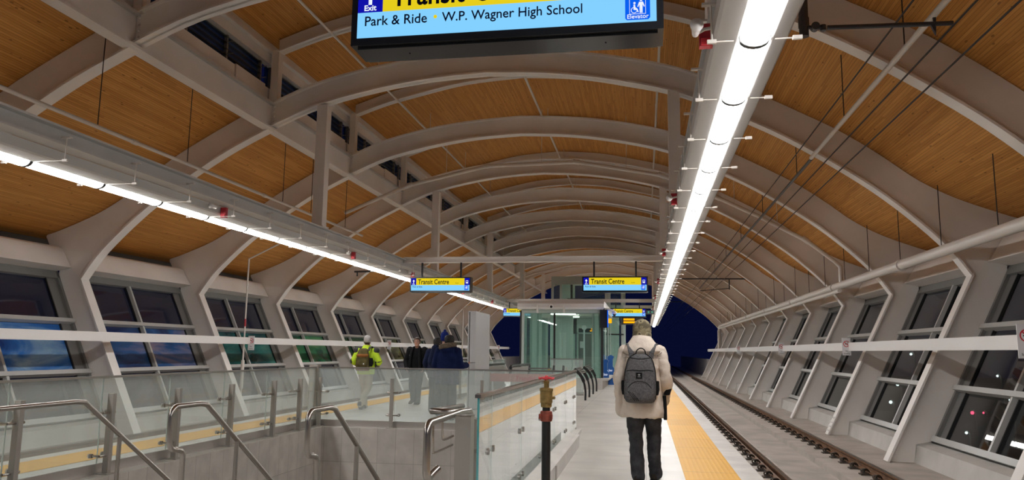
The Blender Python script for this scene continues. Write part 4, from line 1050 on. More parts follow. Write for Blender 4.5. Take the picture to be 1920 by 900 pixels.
# ------------------------------------------------------------------ elevator kiosk
KX0, KX1, KY0, KY1 = -4.60, -1.55, 29.0, 36.5
t = thing('elevator_kiosk', 'glazed elevator lobby with pale steel frame and flat canopy in the centre of the platform', 'kiosk', ((KX0+KX1)/2, KY0, 0))
m = MB(); m.box(KX0, KX1, KY0, KY1, 0, .40); m.box(KX0-.03, KX1+.22, KY0-.03, KY1, .34, .42); m.build('plinth', 'upstand', t)
def boxes(nm, mm, par, L):
    for a in L: q = MB(); q.box(*a); q.build(nm, mm, par)
boxes('frame_post', 'kframe', t, [(KX0, KX0+.10, KY0, KY0+.10, .42, 2.80), (KX0+.34, KX0+.40, KY0+.04, KY0+.10, .42, 2.80), (KX0+.58, KX0+.66, KY0+.04, KY0+.10, .42, 2.80), (KX1-.38, KX1-.28, KY0+.04, KY0+.10, .42, 2.80), (KX1-.14, KX1-.05, KY0+.04, KY0+.12, .42, 2.80)]
      +[(x, x+.10, y-.05, y+.05, .42, 2.94) for y in (31.5, 34, 36.4) for x in (KX0, KX1-.10)])
boxes('frame_header', 'kframe', t, [(KX0, KX1, KY0+.02, KY0+.10, 2.80, 2.94)])
boxes('inner_panel', 'kwall', t, [(KX0+.12, KX0+.56, 30.6, 30.66, .42, 2.9), (KX1-.42, KX1-.12, 30.4, 30.46, .42, 2.9)])
boxes('black_mullion', 'black', t, [(-3.38, -3.31, KY0, KY0+.03, .42, 2.80), (KX1-.05, KX1+.03, KY0-.02, KY0+.08, .43, 2.9), (KX0-.06, KX0-.005, KY0-.02, KY0+.08, .43, 2.9)])
for a, b in ((KX0+.10, KX0+.62), (KX0+.62, -3.38), (-3.31, KX1-.36), (KX1-.34, KX1-.06)):
    g = MB(); g.box(a, b, KY0+.02, KY0+.035, .42, 2.82); g.build('glass_pane', 'kglass', t)
g = MB(); g.box(KX1-.03, KX1-.015, KY0+.12, KY1, .42, 2.90); g.build('glass_pane', 'kglass', t)
g = MB(); g.box(KX0+.015, KX0+.03, KY0+.12, KY1, .42, 2.90); g.build('glass_pane', 'kglass', t)
m = MB(); m.prism([(KY0-.32, 3.02), (KY0-.28, 2.95), (KY1+.3, 2.95), (KY1+.3, 3.26), (KY0-.12, 3.26), (KY0-.28, 3.16)], KX0-.12, KX1+.08, 'yz'); m.build('canopy', 'beamwhite', t)
m = MB()
for x in (-3.95, -2.95): m.box(x-.035, x+.035, KY0-.36, KY0-.30, 2.80, 3.10)
m.build('canopy_bracket', 'beamwhite', t)
# interior
m = MB(); m.box(KX0+.55, KX0+1.55, 33.5, 33.6, .42, 2.9)
for x in (.62, .78, 1.0, 1.2, 1.42): m.box(KX0+x, KX0+x+.05, 33.42, 33.5, .42, 2.9)
m.build('inner_panel', 'kwall', t)
m = MB(); m.box(-3.1, -1.75, 35.9, 36.0, 2.45, 2.9); m.box(-3.1, -3.02, 35.88, 36.0, .42, 2.6); m.box(-2.42, -2.36, 35.88, 36.0, .42, 2.3); m.box(-1.83, -1.75, 35.88, 36.0, .42, 2.9); m.box(-3.1, -1.8, 35.88, 36, 2.2, 2.26); m.build('door_frame', 'kframe', t)
m = MB(); m.box(-3.02, -1.83, 35.95, 36.0, .42, 2.2); m.build('elevator_door', 'frame', t)
boxes('darkening_panel', 'gasket', t, [(-3.36, -1.70, 36.1, 36.14, 2.2, 2.9), (-1.83, -1.66, 36.1, 36.14, .42, 2.2)])  # black sheets added to darken the view into the lobby
m = MB(); m.box(-2.95, -2.72, 35.85, 35.87, 1.55, 1.85); m.build('notice', 'sign_white', t)
m = MB(); m.box(-3.75, -2.75, 31.2, 31.3, 2.86, 2.90); m.box(-3.3, -2.8, 33.6, 33.7, 2.86, 2.90); m.build('ceiling_lamp', emis('kiosk_lamp', (1, .97, .88, 1), 9.0), t)
m = MB(); m.box(-2.4, -1.9, 34.6, 34.7, 2.28, 2.33); m.box(-2.35, -1.95, 34.6, 34.7, 2.36, 2.41); m.build('amber_rows', 'led', t)
m = MB(); m.tube([(-2.42, 31.5, .42), (-2.42, 31.5, 2.28)], .035, 10); m.lathe([(.10, 0), (.10, .03)], (0, 0, 0), 18); m.v = m.v[:20]+[(v[0]-2.42, 31.5+v[2], v[1]+2.35) for v in m.v[20:]]; m.build('ring_post', 'sign_white', t)
# hanging monitor, camera dome
t = thing('hanging_monitor', 'black hanging monitor seen edge-on at the kiosk corner', 'monitor', (-1.42, 28.9, 2.2))
m = MB(); m.box(-1.62, -1.34, 28.7, 28.82, 2.26, 2.93); m.build('screen_casing', 'black', t)
m = MB(); m.box(-1.33, -1.325, 28.3, 28.95, 2.28, 2.90); m.build('side_screen_upper', 'scr_bb', t)
m = MB(); m.box(-1.34, -1.20, 29.0, 29.05, 2.45, 2.62); m.build('amber_rows', 'led', t)
m = MB(); m.box(-1.50, -1.45, 28.74, 28.78, 2.93, 3.0); m.build('hanging_rod', 'black', t)
t = thing('security_camera', 'white dome camera beside the hanging monitor', 'camera', (-1.05, 29, 2.8))
m = MB(); m.ball((-1.10, 28.9, 2.83), .09, .09, .07); m.tube([(-1.45, 28.9, 2.97), (-1.25, 28.9, 2.93), (-1.10, 28.9, 2.90)], .04, 8); m.build('housing', 'beamwhite', t, smooth=True)
m = MB(); m.ball((-1.10, 28.9, 2.76), .06, .06, .06); m.build('dome', 'black_gl', t, smooth=True)
t = thing('security_camera', 'small dome camera on the front edge of the kiosk canopy', 'camera', (-3.45, 28.6, 3.0))
m = MB(); m.ball((-3.42, 28.62, 3.06), .08, .07, .08); m.build('housing', 'beamwhite', t, smooth=True)
m = MB(); m.ball((-3.42, 28.57, 3.03), .05, .05, .05); m.build('dome', 'black_gl', t, smooth=True)
# blue posts, white pole
for x, y, h, w, lab in ((-1.50, 33.6, 1.26, .26, 'taller bright blue service post right of the kiosk'), (-1.22, 29.6, 1.12, .20, 'blue panel post against the kiosk side')):
    t = thing('service_post', lab, 'post', (x, y, 0), 'blue service posts')
    x = x+.07 if y > 32 else x-.22
    z0_ = 0 if y > 32 else .42
    m = MB(); m.prism([(x-w/2, z0_), (x+w/2, z0_), (x+w/2, h*.55), (x+w/2+.0, h*.56), (x+w/2-.06, h*.62), (x+w/2-.06, h*.85), (x+w/2, h*.94), (x, h), (x-w/2, h*.95)], y-.10, y+.10); m.build('body', 'blue', t)
    text('Elevator', .13, x-.02, y-.105, h*.45, 'scr_w', t, rot=(PI/2, 0, 0), sx=.35, align='CENTER')
t = thing('service_pole', 'slim white pole with small fittings beside the tall blue post', 'pole', (-1.62, 33.4, 0))
m = MB(); m.box(-1.66, -1.58, 33.3, 33.38, 0, 3.0); m.build('pole', 'beamwhite', t)
m = MB(); m.ball((-1.62, 33.26, 2.45), .05); m.box(-1.65, -1.59, 33.25, 33.3, 1.5, 1.75); m.build('fittings', 'frame', t)
# elevator tower behind
t = thing('elevator_tower', 'glazed elevator tower with pale frames behind the kiosk', 'tower', (-2.8, 38.0, 0))
TX0, TX1, TY0, TY1, TZ = -4.55, -1.0, 38.0, 42.0, 4.95
boxes('frame_post', 'kframe', t, [(x, x+.12, TY0, TY0+.12, 0, TZ-.28) for x in (TX0, -1.75, TX1-.12)]+[(TX0, TX0+.12, TY1-.1, TY1, 0, TZ), (TX1-.12, TX1, TY1-.1, TY1, 0, TZ), (TX0+.42, TX0+.54, TY0-.02, TY0+.1, 3.72, TZ-.28), (-1.9, -1.76, TY0-.02, TY0+.1, 3.3, TZ-.28)])
boxes('frame_header', 'kframe', t, [(TX0, TX1, TY0, TY0+.14, TZ-.28, TZ), (TX0+.42, TX1-.75, TY0-.02, TY0+.1, 3.62, 3.72)])
boxes('roof_panel', 'kframe', t, [(TX0, TX1, TY0, TY1, TZ, TZ+.12)])
m = MB(); m.box(TX0+.16, TX1-.1, TY0+.05, TY0+.07, 0, TZ-.28); m.build('glass_pane', 'kglass', t)
m = MB(); m.box(TX1-.07, TX1-.05, TY0+.12, TY1-.1, 0, TZ); m.build('glass_pane', 'kglass', t)
m = MB(); m.box(TX0+.2, TX0+1.0, TY0+2, TY0+2.1, 0, TZ); m.box(-2.2, -1.3, TY0+2.5, TY0+2.6, 0, TZ-1.2); m.build('shaft_wall', 'kwall', t)
boxes('dark_rail', 'black', t, [(TX0+.7, -1.95, TY0+1.0, TY0+1.05, 4.0, 4.05), (-3.6, -3.5, TY0+.1, TY0+.2, 3.7, TZ), (-1.75, -1.0, TY0-.03, TY0, 2.2, 2.26)])
m = MB(); m.box(.0, .55, 52, 52.5, 0, 2.2); tag(m.build('service_cabinet', 'kwall'), 'small grey cabinet standing beyond the elevator tower', 'cabinet')

# distant lamps beyond the right windows
def street(x, y, z, r, m_, lab, pole=True, cat='street lamp'):
    t = thing('street_lamp', lab, cat, (x, y, -9.2), 'distant outdoor lamps')
    r *= .55; m = MB(); m.ball((x, y, z), r, r, r, 8, 6); m.build('lamp_head', m_, t)
    m = MB(); m.tube([(x+.4, y, -9.2), (x+.4, y, z), (x+.1, y, z+.3)], .10, 6); m.build('pole', 'frame', t)
for k, (px, pz, r, c, lab) in enumerate([(31.47, 1.54, .28, 'lamp_w', 'distant white lamp high behind the third right window'), (29.77, -2.08, .34, 'lamp_w', 'distant bright white lamp low behind the second right column'),
        (28.88, -4.17, .36, 'lamp_w', 'distant white lamp glowing low beside the second right column'), (37.79, -5.19, .36, 'lamp_r', 'distant red lamp behind the nearest right window'),
        (39.0, -5.16, .20, 'lamp_r', 'smaller distant red lamp right of the brighter red one'), (40.79, -.88, .25, 'lamp_w', 'distant tall street lamp behind the nearest right window'),
        (33.35, 1.31, .28, 'lamp_w', 'distant white lamp high just left of the nearest right column'), (41.9, -3.62, .18, 'lamp_w', 'distant thin lamp pole low in the nearest right window'),
        (37.0, -7.5, .30, 'lamp_w', 'distant white lamp near the ground in the nearest right window'), (44.5, 2.2, .18, 'lamp_w', 'distant tiny lamp near the top of the nearest right window')]):
    street(px, 100, pz, r, c, lab)
m = MB(); m.box(20, 60, 60, 160, -9.2, -9.15); tag(m.build('floor_parking', 'pool'), kind='structure')

# ------------------------------------------------------------------ people
TEX = bpy.data.textures.new('fold_noise', 'CLOUDS'); TEX.noise_scale = .13; TEX.noise_depth = 2
def fleshy(o, voxel, disp=0.0, smooth=2):
    r = o.modifiers.new('Remesh', 'REMESH'); r.mode = 'VOXEL'; r.voxel_size = voxel; r.use_smooth_shade = True
    s_ = o.modifiers.new('Smooth', 'SMOOTH'); s_.iterations = smooth; s_.factor = .5
    if disp:
        d = o.modifiers.new('Folds', 'DISPLACE'); d.texture = TEX; d.strength = disp; d.mid_level = .5; d.texture_coords = 'LOCAL'
    return o
def limb(mb, pts, rad, n=14, k=5):
    P = catmull(pts, k); R_ = [v.x for v in catmull([(r, 0, 0) for r in rad], k)]
    mb.tube(P, R_, n); mb.ball(tuple(P[0]), R_[0]); mb.ball(tuple(P[-1]), R_[-1])
def torso(mb, rings, e=2.3):
    R_ = []
    P = catmull([(x, y, z) for x, y, z, a, b in rings], 4); A = catmull([(a, b, 0) for x, y, z, a, b in rings], 4)
    for p, q in zip(P, A): R_.append((p, (q.x, 0, 0), (0, q.y, 0)))
    mb.loft(R_, 24, e)
def hand(mb, wr, d, nrm, side, curl=.35, sc=1.0):
    """palm and five fingers; d along the hand, nrm out of the palm, side towards the thumb"""
    wr = Vector(wr); d = Vector(d).normalized(); nrm = Vector(nrm); nrm = (nrm-d*nrm.dot(d)).normalized(); side = d.cross(nrm).normalized()*(1 if d.cross(nrm).dot(Vector(side)) > 0 else -1)
    L = .085*sc
    mb.loft([(wr-d*.02*sc, side*.027*sc, nrm*.020*sc), (wr+d*.02*sc, side*.034*sc, nrm*.017*sc), (wr+d*L*.7, side*.041*sc, nrm*.015*sc), (wr+d*L, side*.038*sc, nrm*.012*sc)], 14, 2.4)
    for q, ln in zip((.75, .26, -.24, -.72), (.074, .083, .077, .060)):
        p = wr+d*(L-.010)+side*q*.040*sc; pts = [p]; an = curl*.5; cur = p
        for seg, fr_ in enumerate((.45, .30, .25)):
            dd = d*math.cos(an)+nrm*math.sin(an); cur = cur+dd*ln*fr_*sc; pts.append(cur); an += curl
        mb.tube(pts, [.0092*sc, .0088*sc, .0082*sc, .0066*sc], 8); mb.ball(tuple(pts[-1]), .0066*sc, n=8, m=6)
    p = wr+d*.018*sc+side*.030*sc; a = (d*.6+side*.75+nrm*.3).normalized(); b = (d*.9+side*.25+nrm*.4).normalized()
    pts = [p-side*.01*sc, p+a*.034*sc, p+a*.034*sc+b*.026*sc, p+a*.034*sc+b*.048*sc]
    mb.tube(pts, [.014*sc, .011*sc, .0100*sc, .0078*sc], 8); mb.ball(tuple(pts[-1]), .0078*sc, n=8, m=6)
def head_at(mb, c, yaw=0, pitch=0, sc=1.0):
    Mx = Matrix.Translation(c) @ Matrix.Rotation(yaw, 4, 'Z') @ Matrix.Rotation(pitch, 4, 'X') @ Matrix.Scale(sc, 4)
    h = MB()
    prof = [(-.116, .016, .020, .052), (-.105, .036, .042, .042), (-.08, .052, .066, .026), (-.045, .062, .082, .014), (-.01, .069, .091, .006), (.03, .074, .096, .0), (.065, .073, .093, -.004), (.095, .061, .078, -.007), (.114, .040, .050, -.008), (.122, .014, .018, -.008)]
    torso(h, [(0, cy, z, a, b) for z, a, b, cy in prof], 2.15)
    h.tube([(0, .090, .028), (0, .104, .002), (0, .114, -.016), (0, .100, -.026)], [.007, .010, .014, .009], 8)
    for q in (-1, 1):
        h.ball((q*.010, .101, -.021), .008); h.ball((q*.075, -.004, .000), .009, .019, .031); h.ball((q*.030, .083, .036), .020, .010, .007); h.ball((q*.040, .062, -.022), .018, .018, .016)
    h.tube([(-.020, .084, -.055), (0, .094, -.053), (.020, .084, -.055)], [.004, .007, .004], 8); h.tube([(-.017, .082, -.063), (0, .092, -.064), (.017, .082, -.063)], [.004, .007, .004], 8)
    h.ball((0, .082, -.092), .018, .014, .014)
    mb.add([tuple(Mx @ Vector(v)) for v in h.v], h.f); return Mx
def face_parts(root, Mx, hairm=None, hair=None, brows='hairk'):
    W_ = MB(); 
    for q, nm in ((-1, 'eye'), (1, 'eye')):
        e = MB(); e.ball((q*.031, .078, .016), .0125); e.v = [tuple(Mx @ Vector(v)) for v in e.v]; eo = e.build('eye', 'sign_white', root, local=True, smooth=True)
        e = MB(); e.ball((q*.031, .0885, .016), .0058, .003, .0058); e.v = [tuple(Mx @ Vector(v)) for v in e.v]; e.build('pupil', 'hairk', eo, local=True, smooth=True)
        e = MB(); e.tube([(q*.014, .094, .034), (q*.032, .094, .039), (q*.050, .082, .034)], [.003, .004, .002], 6); e.v = [tuple(Mx @ Vector(v)) for v in e.v]; e.build('eyebrow', brows, root, local=True)
def cap_mesh(Mx, z0=.0, grow=.010, top=.02, tilt=0.0, n=26, puff=0.0):
    """close-fitting cap or hair shell over the skull, from height z0 up"""
    m = MB(); R_ = []
    prof = [(-.08, .050, .058, .0), (-.045, .063, .082, .0), (-.01, .070, .092, -.002), (.03, .075, .097, -.002), (.065, .075, .094, -.004), (.095, .065, .080, -.007), (.118, .043, .053, -.008), (.130, .016, .020, -.008)]
    for z, a, b, cy in prof:
        if z < z0-.02: continue
        zz = z+(top*max(0, (z-.05)/.08)); R_.append(((0, cy, zz), (a+grow+puff*max(0, (z-.0))/.1, 0, 0), (0, b+grow, 0)))
    m.loft(R_, n, 2.1); m.v = [tuple(Mx @ Vector(v)) for v in m.v]; return m
def person(label, loc, rz, J, group=None):
    """J: joint positions in metres, feet at z = 0, facing +y"""
    t = thing('person', label, 'person', (0, 0, 0), group)
    b = MB()
    hipz = J['hip'][2]; sh = J['sh']
    torso(b, [(0, J.get('py', 0), hipz-.06, .135, .095), (0, J.get('py', 0), hipz+.05, .155, .105), (0, 0, hipz+.20, .135, .092), (0, 0, sh[2]-.16, .160, .105), (0, 0, sh[2]-.04, .150, .092), (0, 0, sh[2]+.035, .075, .065)])
    hc = Vector(J['head']); limb(b, [(0, 0, sh[2]), tuple((Vector((0, 0, sh[2]))+hc)/2+Vector((0, -.012, 0))), tuple(hc+Vector((0, -.012, -.05)))], [.062, .055, .052])
    Mx = head_at(b, hc, J.get('yaw', 0), J.get('pitch', 0), J.get('hs', 1))
    for q, k in ((-1, 'l'), (1, 'r')):
        S = Vector((q*sh[0], sh[1], sh[2])); E_ = Vector(J['el_'+k]); W_ = Vector(J['wr_'+k])
        limb(b, [tuple(S), tuple((S+E_)/2), tuple(E_), tuple(E_+(W_-E_)*.35), tuple(W_)], [.050, .046, .036, .038, .024])
        hd = Vector(J.get('hd_'+k, (W_-E_))); hand(b, W_, hd, J.get('hn_'+k, (-q, .3, 0)), J.get('ht_'+k, (0, 1, 0)), J.get('curl', .4))
        H = Vector((q*J['hip'][0], J.get('py', 0), hipz)); K = Vector(J['kn_'+k]); A = Vector(J['an_'+k])
        limb(b, [tuple(H), tuple((H+K)/2), tuple(K), tuple(K+(A-K)*.35+Vector((0, -.012, 0))), tuple(A)], [.082, .070, .050, .048, .034])
        fd = Vector(J.get('ft_'+k, (0, 1, 0))).normalized()
        limb(b, [tuple(A+Vector((0, 0, -.03))-fd*.03), tuple(A+Vector((0, 0, -.05))+fd*.06), tuple(A+Vector((0, 0, -.062))+fd*.13)], [.034, .032, .022])
    o = b.build('body', 'skin', t, local=True); fleshy(o, .0075, 0, 1)
    face_parts(t, Mx)
    return t, Mx
def trousers(t, J, m, flare=0.0, thick=.014, disp=.014):
    c = MB(); hipz = J['hip'][2]; py = J.get('py', 0)
    torso(c, [(0, py, hipz-.10, .13, .10), (0, py, hipz, .165, .122), (0, py, hipz+.12, .155, .115)])
    for q, k in ((-1, 'l'), (1, 'r')):
        H = Vector((q*J['hip'][0], py, hipz)); K = Vector(J['kn_'+k]); A = Vector(J['an_'+k])
        limb(c, [tuple(H), tuple((H+K)/2), tuple(K), tuple((K+A)/2+Vector((0, -.01, 0))), tuple(A+Vector((0, -.01, -.035)))], [.092+thick*.4, .080+thick, .064+thick+flare, .060+thick+flare, .056+thick+flare])
    fleshy(c.build('trousers', m, t, local=True), .0095, disp, 2)
def shoes(t, J, m, high=.06):
    for q, k in ((-1, 'l'), (1, 'r')):
        c = MB(); A = Vector(J['an_'+k]); fd = Vector(J.get('ft_'+k, (0, 1, 0))).normalized(); sd = Vector((0, 0, 1)).cross(fd).normalized(); up = fd.cross(sd).normalized()*-1
        up = sd.cross(fd).normalized()*-1 if sd.cross(fd).z < 0 else sd.cross(fd).normalized()
        b = A-up*.088
        R_ = [(b-fd*.085+up*.035, sd*.026, up*.030), (b-fd*.06+up*.045, sd*.040, up*.045), (b+up*.05, sd*.043, up*.050), (b+fd*.08+up*.040, sd*.046, up*.040), (b+fd*.15+up*.030, sd*.048, up*.030), (b+fd*.195+up*.022, sd*.034, up*.020)]
        c.loft(R_, 16, 3.0); c.tube([tuple(A-up*.05), tuple(A+up*high)], [.050, .052], 14)
        so = c.build('shoe', m, t, local=True); fleshy(so, .008, .004, 1)
        s_ = MB(); s_.loft([(b-fd*.09+up*.008, sd*.040, up*.010), (b+fd*.06+up*.006, sd*.045, up*.010), (b+fd*.19+up*.010, sd*.044, up*.010)], 14, 3); s_.build('sole', 'bagdk', so, local=True)
def jacket(t, J, m, rings, cuffr=.046, sep=False, armr=(.075, .068, .062, .058, .050), disp=.016, collar=None, name='jacket', extra=None, ext=.03):
    c = MB(); torso(c, rings, 2.5); sh = J['sh']
    for q, k in ((-1, 'l'), (1, 'r')):
        if sep: break
        S = Vector((q*(sh[0]-.005), sh[1], sh[2]-.005)); E_ = Vector(J['el_'+k]); W_ = Vector(J['wr_'+k]); W2 = W_+(W_-E_).normalized()*ext
        limb(c, [tuple(S), tuple((S+E_)/2), tuple(E_), tuple((E_+W2)/2), tuple(W2)], list(armr))
    if extra: extra(c)
    o = c.build(name, m, t, local=True); fleshy(o, .0095, disp, 2)
    if sep:
        for q, k in ((-1, 'l'), (1, 'r')):
            c2 = MB(); S = Vector((q*(sh[0]-.005), sh[1], sh[2]-.005)); E_ = Vector(J['el_'+k]); W_ = Vector(J['wr_'+k]); W2 = W_+(W_-E_).normalized()*ext
            limb(c2, [tuple(S), tuple((S+E_)/2), tuple(E_), tuple((E_+W2)/2), tuple(W2)], list(armr)); fleshy(c2.build('sleeve', m, o, local=True), .0095, disp, 2)
    return o
def place(t, loc, rz): t.location = loc; t.rotation_euler = (0, 0, rz)
def lp(mb, T): mb.v = [tuple(T @ Vector(v)) for v in mb.v]; return mb

# --- person in the beige coat, seen from behind
J = dict(hip=(.09, 0, .90), sh=(.195, 0, 1.405), head=(.0, .03, 1.605), el_l=(-.248, -.03, 1.10), wr_l=(-.238, .03, .83), el_r=(.262, -.05, 1.12), wr_r=(.235, .13, .925),
         kn_l=(-.075, .03, .49), an_l=(-.055, -.07, .105), kn_r=(.115, .10, .49), an_r=(.12, .12, .10), ft_l=(.05, 1, 0), ft_r=(.15, 1, .0), pitch=-.12, curl=.7, hn_r=(-1, 0, .2), ht_r=(0, .3, 1))
t, Mx = person('person in a beige hooded coat and camouflage beanie, walking away with a grey backpack', None, 0, J)
trousers(t, J, 'jean', flare=.002, disp=.042); shoes(t, J, 'boot', .07)
def hood(c):
    pass
co = jacket(t, J, 'coat', [(0, 0, .69, .238, .165), (0, 0, .76, .234, .162), (0, 0, .95, .215, .150), (0, -.01, 1.12, .202, .145), (0, -.01, 1.26, .198, .142), (0, 0, 1.36, .178, .125), (0, 0, 1.43, .115, .095)],
            armr=(.072, .072, .070, .062, .056), disp=.050, extra=hood, name='coat', ext=.09, sep=True)
hd_ = MB(); hd_.loft([((0, -.05, 1.345), (.10, 0, 0), (0, .09, 0)), ((0, -.065, 1.375), (.175, 0, 0), (0, .125, 0)), ((0, -.07, 1.405), (.205, 0, 0), (0, .145, 0)), ((0, -.06, 1.445), (.190, 0, 0), (0, .145, 0)), ((0, -.045, 1.49), (.150, 0, 0), (0, .135, 0)), ((0, -.03, 1.535), (.118, 0, 0), (0, .12, 0)), ((0, -.015, 1.57), (.098, 0, 0), (0, .10, 0)), ((0, .0, 1.58), (.07, 0, 0), (0, .07, 0))], 26, 2.1)
fleshy(hd_.build('hood', 'coat', co, local=True), .008, .022, 2)
m = MB(); m.tube(catmull([(-.213, -.07, 1.392), (-.175, -.155, 1.370), (-.09, -.192, 1.352), (0, -.202, 1.346), (.09, -.192, 1.352), (.175, -.155, 1.370), (.213, -.07, 1.392)], 6), .0045, 6); m.build('hood_edge_shade', 'seam_shade', co, local=True)  # dark tube added to paint the shade where the hood overlaps
for q in (-1, 1):
    m = MB(); m.tube([(q*.06, -.152, 1.335), (q*.20, -.125, 1.33)], .0022, 6); m.build('yoke_seam', 'seam_shade', co, local=True)
m = MB(); m.loft([((.243, .02, .67), (.02, 0, 0), (0, .10, 0)), ((.243, .03, .80), (.018, 0, 0), (0, .09, 0)), ((.235, .05, .92), (.02, 0, 0), (0, .06, 0))], 12, 2.5); m.build('dark_lining', 'bagdk', co, local=True)
m = MB(); hand(m, (.235, .13, .925), (-.05, .19, -.19), (-1, 0, .2), (0, .3, 1), .8, 1.18); lim = MB(); limb(m, [(.262, .06, 1.02), (.25, .09, .97), (.235, .13, .92)], [.050, .046, .038]); g_ = m.build('glove', 'glove', t, local=True); fleshy(g_, .007, 0, 1)
m = MB(); m.loft([((.262, .03, .93), (.035, 0, 0), (0, .05, 0)), ((.275, .02, 1.0), (.04, 0, 0), (0, .055, 0)), ((.28, .01, 1.06), (.02, 0, 0), (0, .035, 0))], 12, 2); fleshy(m.build('elbow_patch', 'glove', t, local=True), .009, .006, 2)
m = MB(); R_ = []
for z, a, b, cy in [(-.065, .092, .106, -.004), (-.02, .100, .112, -.006), (.02, .104, .116, -.006), (.06, .103, .114, -.006), (.095, .094, .102, -.008), (.125, .074, .082, -.010), (.145, .046, .052, -.010), (.156, .014, .016, -.010)]: R_.append(((0, cy, z), (a, 0, 0), (0, b, 0)))
m.loft(R_, 28, 2.05); lp(m, Mx); bo = m.build('beanie', 'camo', t, local=True, smooth=True)
m = MB(); m.loft([((0, -.004, z), (.103+g*.003, 0, 0), (0, .118, 0)) for z, g in ((-.068, 0), (-.055, 1), (-.018, 1), (-.006, 0))], 28, 2.05); lp(m, Mx); m.build('cuff', 'camo', bo, local=True, smooth=True)
m = cap_mesh(Mx, -.06, -.004, 0); m.build('hair', 'hairb', t, local=True, smooth=True)
place(t, (-.03, 8.75, .004), math.radians(-2))
# backpack
BP = thing('backpack', 'heather grey backpack with black trim on the back of the beige coat', 'backpack', (0, 0, 0))
b = MB(); torso(b, [(-.015, -.245, .855, .120, .060), (-.015, -.262, .885, .158, .098), (-.015, -.268, 1.0, .172, .108), (-.012, -.262, 1.15, .165, .100), (-.010, -.252, 1.27, .142, .088), (-.008, -.242, 1.345, .108, .070), (-.005, -.235, 1.375, .060, .040)], 2.9)
bb = b.build('main_bag', 'bag', BP, local=True); fleshy(bb, .008, .006, 2)
b = MB(); torso(b, [(-.015, -.340, .872, .105, .020), (-.015, -.350, .90, .140, .035), (-.015, -.354, .97, .146, .040), (-.015, -.352, 1.04, .128, .032), (-.015, -.345, 1.075, .085, .018)], 2.6)
bq = b.build('front_pocket', 'bag', BP, local=True); fleshy(bq, .007, .004, 1)
def curvey(pts, r, nm, mm, par): m = MB(); m.tube(catmull(pts, 6), r, 8); return m.build(nm, mm, par, local=True, smooth=True)
curvey([(-.155, -.352, .93), (-.135, -.372, 1.02), (-.08, -.385, 1.075), (-.015, -.390, 1.088), (.05, -.385, 1.075), (.105, -.372, 1.02), (.125, -.352, .93)], .0035, 'pocket_zip', 'bagdk', BP)
curvey([(-.150, -.325, 1.195), (-.09, -.352, 1.205), (-.01, -.362, 1.200), (.07, -.352, 1.205), (.128, -.325, 1.195)], .0042, 'flap_zip', 'bagdk', BP)
curvey([(-.115, -.298, 1.335), (-.06, -.320, 1.325), (-.01, -.326, 1.322), (.04, -.320, 1.325), (.095, -.298, 1.335)], .004, 'top_zip', 'bagdk', BP)
for q in (-1, 1):
    curvey([(-.015+q*.162, -.30, .90), (-.015+q*.172, -.305, 1.0), (-.012+q*.166, -.305, 1.13), (-.010+q*.150, -.302, 1.24), (-.010+q*.118, -.292, 1.33), (-.008+q*.05, -.28, 1.38)], .0045, 'side_piping', 'bagdk', BP)
    m = MB(); m.loft([((-.015+q*.172, -.235, .94), (.020, 0, 0), (0, .055, 0)), ((-.015+q*.182, -.235, 1.0), (.022, 0, 0), (0, .06, 0)), ((-.015+q*.182, -.235, 1.09), (.020, 0, 0), (0, .055, 0))], 14, 2.6); fleshy(m.build('side_pocket', 'bagdk', BP, local=True), .007, .003, 1)
    m = MB(); P = catmull([(q*.10, -.215, 1.33), (q*.115, -.195, 1.41), (q*.135, -.10, 1.478), (q*.150, .02, 1.465), (q*.145, .125, 1.36), (q*.15, .16, 1.2), (q*.165, .13, 1.05)], 6)
    for a_, b_ in zip(P, P[1:]): m.bar(a_, b_+(b_-a_)*.05, .055, .014)
    m.build('shoulder_strap', 'bag', BP, local=True)
curvey([(-.055, -.235, 1.365), (-.050, -.245, 1.405), (-.02, -.25, 1.432), (.015, -.25, 1.432), (.040, -.245, 1.408), (.045, -.235, 1.365)], .006, 'top_handle', 'bagdk', BP)
m = MB(); m.box(-.052, .012, -.370, -.362, 1.115, 1.178); pt = m.build('logo_patch', 'bagdk', BP, local=True)
m = MB(); yq = -.3712
for an, ln in ((0, .021), (42, .019), (-42, .019)):
    c_, s_ = math.cos(math.radians(an)), math.sin(math.radians(an)); pts = [(0, 0), (-.006, .009), (0, ln), (.006, .009)]
    m.add([(-.020+x*c_+z*s_, yq, 1.148-x*s_+z*c_) for x, z in pts], [(0, 1, 2, 3)])
for k in range(2): m.add([(-.036, yq, 1.1315+k*.006), (-.004, yq, 1.1315+k*.006), (-.004, yq, 1.134+k*.006), (-.036, yq, 1.134+k*.006)], [(0, 1, 2, 3)])
m.build('logo_mark', 'baglt', pt, local=True)
for k in range(3):
    m = MB(); x0 = -.140+k*.022; m.bar((x0, -.387+.004*(2-k), .985-.005*k), (x0+.075, -.391, .885+.0*k), .010, .004); m.build('stripe', 'bagdk', BP, local=True)
place(BP, (-.03, 8.75, .004), math.radians(-2))

